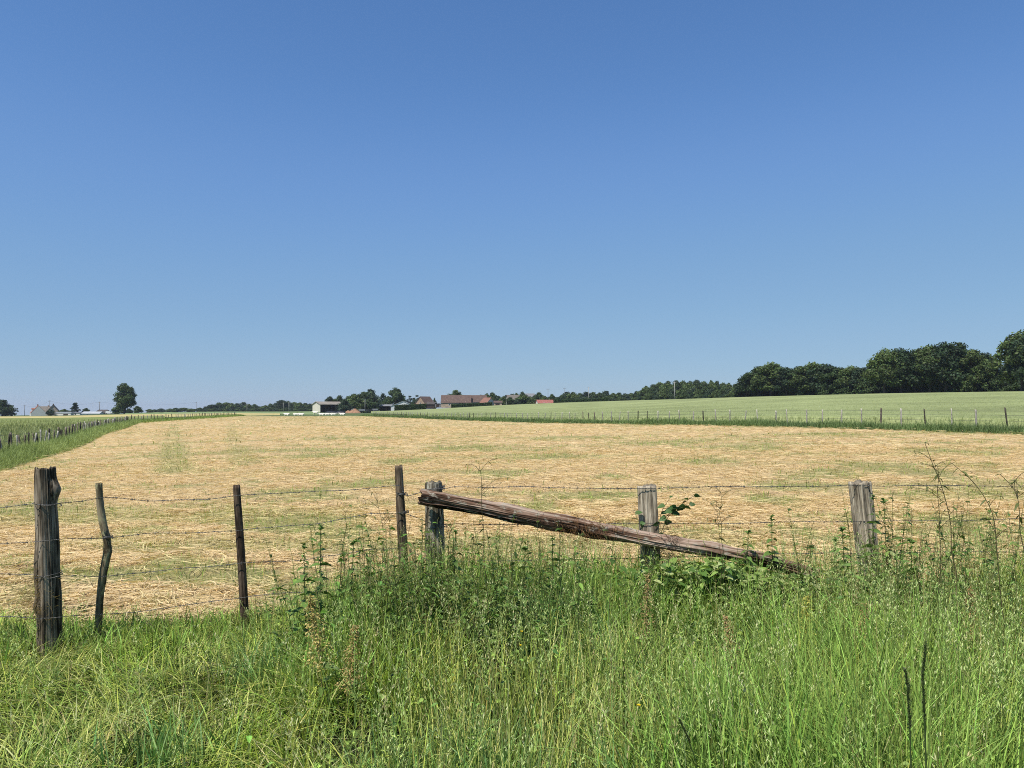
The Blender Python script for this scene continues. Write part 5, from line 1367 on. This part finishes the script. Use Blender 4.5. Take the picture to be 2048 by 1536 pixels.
gable('long_barn', 'long brick barn with brown tiled roof at the centre of the farm', 912.5, 448, 2, 17.6, 9.5, 2.9, 4.3, M['brick_pale'], M['tile_brown'], base=814.5, cat='barn', doors=[('f', 3, 0, 2.5, 2.4)], wins=[('f', -4, 1.2, .8, .8)])
gable('long_barn', 'shorter brown roofed barn joined right of the long brick barn', 957, 452, 4, 9.4, 8.5, 3.0, 3.9, M['render_cream'], M['tile_brown'], base=813.5, cat='barn', wins=[('f', -2, 1.3, .9, .9)])
gable('cottage', 'small cottage with red roof and pale gable right of the barns', 975, 445, -48, 6.5, 6.2, 2.0, 2.9, M['render_cream'], M['tile_red'], base=812, cat='cottage')
shed('brown_shed', 'small shed with brown roof at the wheat edge', 988, 1004, 440, 811, 1.6, M['brick_pale'], M['tile_brown'], [(-1.5, 1.0, 0, 1.2)], 3.5, 'shed', 1.1)
gable('white_house', 'white house glimpsed among garden trees right of the farm', 1026, 490, 10, 8, 7, 3.0, 3.2, M['render_white'], M['tile_grey'], base=809, wins=[('f', -2, 1, 1, 1.2), ('f', 1.5, 1, 1, 1.2)])
gable('house', 'house with grey roof rising above the garden trees', 1059, 540, 12, 7, 7, 4.2, 2.6, M['render_white'], M['sheet_dull'], base=806)
gable('bungalow', 'long bungalow with bright red roof and white gable at the wheat edge', 1090, 458, 14, 10.4, 6.0, .7, 1.9, M['render_white'], M['tile_bright'], base=808.5, wins=[('f', -1.5, .2, 1, .7), ('f', 1.5, .2, 1, .7)], cat='bungalow')
# farmyard things
def heap(name, px, d, base, w, h, dep, mat, label, cat, seed):
    r = np.random.default_rng(seed); n = 26; m = 12
    th = np.linspace(0, 2 * np.pi, n, endpoint=False); q = np.linspace(0, 1, m)
    V = []
    for s in q:
        for t in th:
            k = 1 + .25 * (float(fbm(math.cos(t) * 2 + seed, math.sin(t) * 2 + s * 2, 7, 2)) - .5)
            V.append([math.cos(t) * w / 2 * s * k, math.sin(t) * dep / 2 * s * k, h * (1 - s ** 1.6) * (.8 + .5 * float(fbm(math.cos(t) * s * 3 + 9, math.sin(t) * s * 3, seed, 2))) - .1])
    V = np.array(V); i = np.arange(n * m).reshape(m, n); j = np.roll(i, -1, 1)
    Q = np.stack([i[:-1], i[1:], j[1:], j[:-1]], -1).reshape(-1, 4)
    o = mesh_np(name, V, [Q], mat, smooth=True); o.location = (X(px, d), d, zpix(base, d)); return tag(o, label, cat)
heap('earth_heap', 709, 405, 826, 7.2, 2.2, 5, M['earth'], 'orange brown earth heap in the farmyard, larger mound', 'heap', 3)
heap('earth_heap', 697, 407, 826, 5, 1.4, 4, M['earth'], 'lower left mound of orange brown earth by the barn', 'heap', 5)
heap('silage_clamp', 681, 400, 826.5, 6.5, 1.5, 4, M['black_sheet'], 'low black sheeted heap in front of the open barn', 'heap', 7)
heap('silage_clamp', 663, 412, 825, 9, 1.0, 4, M['black_sheet'], 'flat dark sheeted heap along the open barn front', 'heap', 8)
def trailer(px, d, base, L, label, mat, h0=.8, h1=1.7, name='farm_trailer'):
    root = empty(name, (X(px, d), d, zpix(base, d)), R(rng.uniform(-15, 15)), label, 'trailer')
    bxpart('bed', root, mat, (-L / 2, L / 2, -1, 1, h0, h0 + .15), (-L / 2, L / 2, -1, -.93, h0 + .15, h1), (-L / 2, L / 2, .93, 1, h0 + .15, h1), (-L / 2, -L / 2 + .07, -.93, .93, h0 + .15, h1), (L / 2 - .07, L / 2, -.93, .93, h0 + .15, h1))
    bxpart('drawbar', root, M['metal_grey'], (L / 2, L / 2 + 1.2, -.08, .08, h0 - .1, h0 + .05))
    for q in (-L * .2, L * .12):
        for s in (-1.05, .8):
            V, f, G = tube(np.array([[q, s, .42], [q, s + .25, .42]]), [.42, .42], 14, frame=(1, 0, 0)); Geo().add(V, f).build('wheel', M['black_sheet'], root)
trailer(703, 425, 822.5, 2.2, 'white trailer behind the brown earth heap', M['white_paint'], .9, 1.7)
trailer(724, 410, 824.5, 3.4, 'grey farm trailer parked right of the earth heap', M['metal_grey'])
trailer(737, 412, 824.5, 4.2, 'dark farm trailer in the middle of the farmyard', M['black_sheet'])
trailer(750, 414, 823.5, 3.2, 'grey farm trailer near the dark open shed', M['metal_grey'])

# poles ----------------------------------------------------------------------
def upole(px, d, top, base, label, mat='pole', arm=.9, r=.16):
    z0 = zpix(base, d); x = X(px, d); h = zpix(top, d) - z0
    root = empty('utility_pole', (x, d, z0 - .5), 0, label, 'utility pole', 'utility poles across the fields')
    V, f, G = tube(np.array([[0, 0, 0], [0, 0, h * .5], [0, 0, h + .5]]), [r, r * .85, r * .65], 8); Geo().add(V, f).build('pole', M[mat], root, True)
    if arm:
        bxpart('crossarm', root, M[mat], (-arm, arm, -.08, .08, h + .05, h + .2))
        for q in (-arm * .85, 0, arm * .85): bxpart('insulator', root, M['glass'], (q - .06, q + .06, -.06, .06, h + .203 if q else h + .503, h + .55 if q else h + .75))
    return (x, d, h + z0)
tops = [upole(49, 520, 811, 831, 'utility pole left of the white gabled house', arm=.6), upole(98.5, 520, 801.5, 830, 'utility pole between the white house and the brick gable', arm=.9),
        upole(199, 520, 804, 828, 'utility pole above the dark hip roofed hut', arm=.6, r=.2), upole(392.5, 600, 804.5, 824, 'utility pole alone between oak and distant trees', arm=.5)]
upole(494, 560, 807, 822.5, 'pale utility pole before the left distant trees', 'concrete_pole', .4, .2)
upole(566.5, 560, 805.5, 821, 'left of two pale poles before the distant trees', 'concrete_pole', .4, .2)
upole(578, 560, 804.5, 821, 'right of two pale poles before the distant trees', 'concrete_pole', .4, .22)
upole(730, 428, 799, 824, 'utility pole in front of the dark farm trees', 'concrete_pole', .5, .15)
upole(1096, 560, 777.5, 806, 'utility pole above the red roofed bungalow', arm=1.1)
upole(1129.5, 560, 776, 804, 'utility pole right of the bungalow, middle one of three', arm=1.1)
upole(1177, 470, 774.5, 803, 'tall pole at the field hedge beyond the wheat', 'concrete_pole', .5, .19)
upole(1349, 400, 763.5, 800, 'pole standing in front of the middle wood', 'concrete_pole', 1.0, .18)
g = Geo()
for a, b in zip(tops[:-1], tops[1:]):
    t = np.linspace(0, 1, 20)[:, None]; A = np.array(a); B = np.array(b); p = A + (B - A) * t; p[:, 2] -= 2.2 * 4 * (t * (1 - t))[:, 0]
    V, f, G = tube(p, np.full(20, .022), 4, cap=False, frame=(0, .1, 1)); g.add(V, f)
tag(g.build('overhead_cable', M['black_sheet']), 'thin overhead cable sagging between the left utility poles', 'cable')

# ------------------------------------------------------------------ cows
m, nt, out = newmat('cream_coat'); f = noise(nt, tco(nt), 3, 4); r_ = ramp(nt, [(.3, (.74, .68, .54)), (.7, (.84, .8, .68))]); nt.links.new(f, r_.inputs[0]); principled(nt, out, r_.outputs[0], .8); M['cow'] = m
M['hoof'] = simple('hoof_horn', (.12, .09, .07), .7, .2, 3)
def skin_mesh(name, verts, edges, mat):
    me = bpy.data.meshes.new(name); bm = bmesh.new(); lay = bm.verts.layers.skin.verify(); vs = []
    for k, (co, r) in enumerate(verts):
        v = bm.verts.new(co); s = v[lay]; s.radius = r if isinstance(r, tuple) else (r, r); s.use_root = (k == 0); vs.append(v)
    for a, b in edges: bm.edges.new((vs[a], vs[b]))
    bm.to_mesh(me); bm.free()
    o = bpy.data.objects.new(name + '_tmp', me); COL.objects.link(o)
    mo = o.modifiers.new('skin', 'SKIN'); mo.use_smooth_shade = True
    s = o.modifiers.new('sub', 'SUBSURF'); s.levels = 1; s.render_levels = 1
    bpy.context.view_layer.update()
    dg = bpy.context.evaluated_depsgraph_get()
    out = bpy.data.meshes.new_from_object(o.evaluated_get(dg)); out.name = name
    bpy.data.objects.remove(o); bpy.data.meshes.remove(me)
    out.materials.clear(); out.materials.append(mat)
    return out
def cow_mesh(pose):
    dz = 0 if pose == 'standing' else -.62
    hz = {'standing': 0, 'lying': -.05, 'resting': -.35}[pose]
    v = [((-.1, 0, 1.08 + dz), .40), ((-.75, 0, 1.16 + dz), .36), ((-1.0, 0, 1.18 + dz), .22), ((.5, 0, 1.12 + dz), .38), ((.85, 0, 1.25 + dz), .27), ((1.15, 0, 1.42 + dz + hz), .17), ((1.4, 0, 1.45 + dz + hz), .15), ((1.68, 0, 1.28 + dz + hz), .095),
         ((1.38, .2, 1.52 + dz + hz), .035), ((1.38, -.2, 1.52 + dz + hz), .035), ((-1.1, 0, .95 + dz), .03), ((-1.13, 0, max(.55 + dz, .2)), .04)]
    e = [(0, 1), (1, 2), (0, 3), (3, 4), (4, 5), (5, 6), (6, 7), (6, 8), (6, 9), (2, 10), (10, 11)]
    def leg(root, pts):
        i = root
        for co, r in pts:
            v.append((co, r)); e.append((i, len(v) - 1)); i = len(v) - 1
    for s in (-1, 1):
        if pose == 'standing':
            leg(1, [((-.78, .24 * s, .78), .19), ((-.92, .24 * s, .50), .085), ((-.84, .24 * s, .06), .065)])
            leg(3, [((.55, .22 * s, .74), .14), ((.56, .22 * s, .42), .075), ((.56, .22 * s, .06), .062)])
        else:
            leg(1, [((-.6, .40 * s, .28), .19), ((-.25, .5 * s, .16), .09), ((-.7, .55 * s, .08), .06)])
            leg(3, [((.62, .32 * s, .28), .13), ((.95, .34 * s, .12), .075), ((.6, .38 * s, .07), .06)])
    return skin_mesh('body', v, e, M['cow'])
CM = {k: cow_mesh(k) for k in ('standing', 'lying', 'resting')}
cows = [(574, 242, 832.6, 'lying', 170, 'cream cow lying with head up at the left end of the herd'), (592, 240, 833, 'lying', 10, 'cream cow lying second from the left of the herd'), (603, 238, 833, 'resting', 170, 'cream cow lying with head low, third from the left'),
        (631, 252, 831.2, 'standing', 165, 'largest cream cow, standing before the white barn wall'), (644, 240, 832.6, 'lying', 175, 'cream cow lying just right of the standing one'), (654, 242, 832.3, 'resting', 10, 'cream cow lying low in the middle of the right group'),
        (666, 240, 832, 'lying', 12, 'cream cow lying with raised head, second from the right'), (685, 240, 832, 'resting', 170, 'cream cow lying at the right end of the herd')]
for px, d, base, pose, rz, lab in cows:
    root = empty('cow', (X(px, d), d, max(float(Z(X(px, d), d)), zpix(base, d))), R(rz), lab, 'cow', 'cream cows at the far end of the hay field')
    root.scale = (.88,) * 3
    o = bpy.data.objects.new('body', CM[pose]); COL.objects.link(o); o.parent = root
    if pose == 'standing':
        for sx in (-.84, .56):
            for s in (-1, 1): bxpart('hoof', root, M['hoof'], (sx - .08, sx + .09, .24 * s - .075, .24 * s + .075, -.02, .09))

# remove unused prototypes
for lst in PROTO.values():
    for o in lst:
        if o.name not in _used:
            for ch in list(o.children): bpy.data.objects.remove(ch)
            bpy.data.objects.remove(o)
        else:
            for k in ('H', 'W'):
                if k in o: del o[k]
for o in scene.objects:
    for k in ('H', 'W'):
        if k in o: del o[k]

# thin summer air: far trees fade slightly to blue
m, nt, out = newmat('summer_haze')
v = nt.nodes.new('ShaderNodeVolumePrincipled'); v.inputs['Color'].default_value = (.86, .92, 1, 1); v.inputs['Density'].default_value = .0001; v.inputs['Anisotropy'].default_value = .2
nt.links.new(v.outputs[0], out.inputs['Volume'])
V, f = box_geo(-16000, 16000, -60, 6300, -90, 30)
tag(mesh_np('haze', V, f, m), 'thin blue summer haze over the fields', kind='stuff')
# ------------------------------------------------------------------ light, sky, camera
SUN_EL, SUN_AZ = 58.0, -140.0       # azimuth clockwise from the viewing direction
w = bpy.data.worlds.new('World'); scene.world = w; w.use_nodes = True
nt = w.node_tree; nt.nodes.clear()
out = nt.nodes.new('ShaderNodeOutputWorld'); bg = nt.nodes.new('ShaderNodeBackground'); sky = nt.nodes.new('ShaderNodeTexSky')
sky.sky_type = 'NISHITA'; sky.sun_disc = False; sky.sun_elevation = R(SUN_EL); sky.sun_rotation = R(SUN_AZ)
sky.altitude = 0; sky.air_density = 1.0; sky.dust_density = 0; sky.ozone_density = 10
bg.inputs[1].default_value = .1
# grade the sky like the phone camera did: richer blue overhead, less glare low down
EXPO = .2
def vscale(col, k):
    n = nt.nodes.new('ShaderNodeVectorMath'); n.operation = 'SCALE'; n.inputs['Scale'].default_value = k; nt.links.new(col, n.inputs[0]); return n.outputs[0]
cv = nt.nodes.new('ShaderNodeRGBCurve'); mp = cv.mapping; mp.use_clip = False; mp.extend = 'HORIZONTAL'
for ch, pts in enumerate([[(0, 0), (.073, .098), (.112, .162), (.25, .265), (.42, .335), (1.0, .52)], [(0, 0), (.155, .225), (.232, .325), (.42, .435), (.585, .495), (1.0, .62)], [(0, 0), (.348, .515), (.471, .64), (.653, .665), (1.0, .74)]]):
    c = mp.curves[ch]
    while len(c.points) < len(pts): c.points.new(.5, .5)
    for p_, q_ in zip(c.points, pts): p_.location = (q_[0], q_[1] / 2 ** EXPO); p_.handle_type = 'AUTO_CLAMPED'
mp.update()
nt.links.new(vscale(sky.outputs[0], .1), cv.inputs['Color'])
nt.links.new(vscale(cv.outputs[0], 10.0), bg.inputs[0]); nt.links.new(bg.outputs[0], out.inputs[0])
L = bpy.data.lights.new('sun', 'SUN'); L.energy = 5.0; L.angle = R(.5); L.color = (1, .95, .87)
so = bpy.data.objects.new('sun', L); COL.objects.link(so)
ts = Vector((math.cos(R(SUN_EL)) * math.sin(R(SUN_AZ)), math.cos(R(SUN_EL)) * math.cos(R(SUN_AZ)), math.sin(R(SUN_EL))))
so.rotation_euler = ts.to_track_quat('Z', 'Y').to_euler(); so.location = (-20, -10, 40)
cam = bpy.data.cameras.new('camera'); co = bpy.data.objects.new('camera', cam); COL.objects.link(co)
cam.sensor_width = 36; cam.lens = F / 2048 * 36; cam.shift_y = (HZ - 768) / 2048; cam.clip_start = .05; cam.clip_end = 12000
co.location = (0, 0, EYE); co.rotation_euler = (R(90), 0, 0)
scene.camera = co
scene.view_settings.view_transform = 'Standard'; scene.view_settings.look = 'None'; scene.view_settings.exposure = EXPO; scene.view_settings.gamma = 1
scene.render.engine = 'CYCLES'
scene.cycles.pixel_filter_type = 'BLACKMAN_HARRIS'; scene.cycles.filter_width = 1.0
scene.cycles.max_bounces = 6; scene.cycles.diffuse_bounces = 3; scene.cycles.transmission_bounces = 4; scene.cycles.use_denoising = False
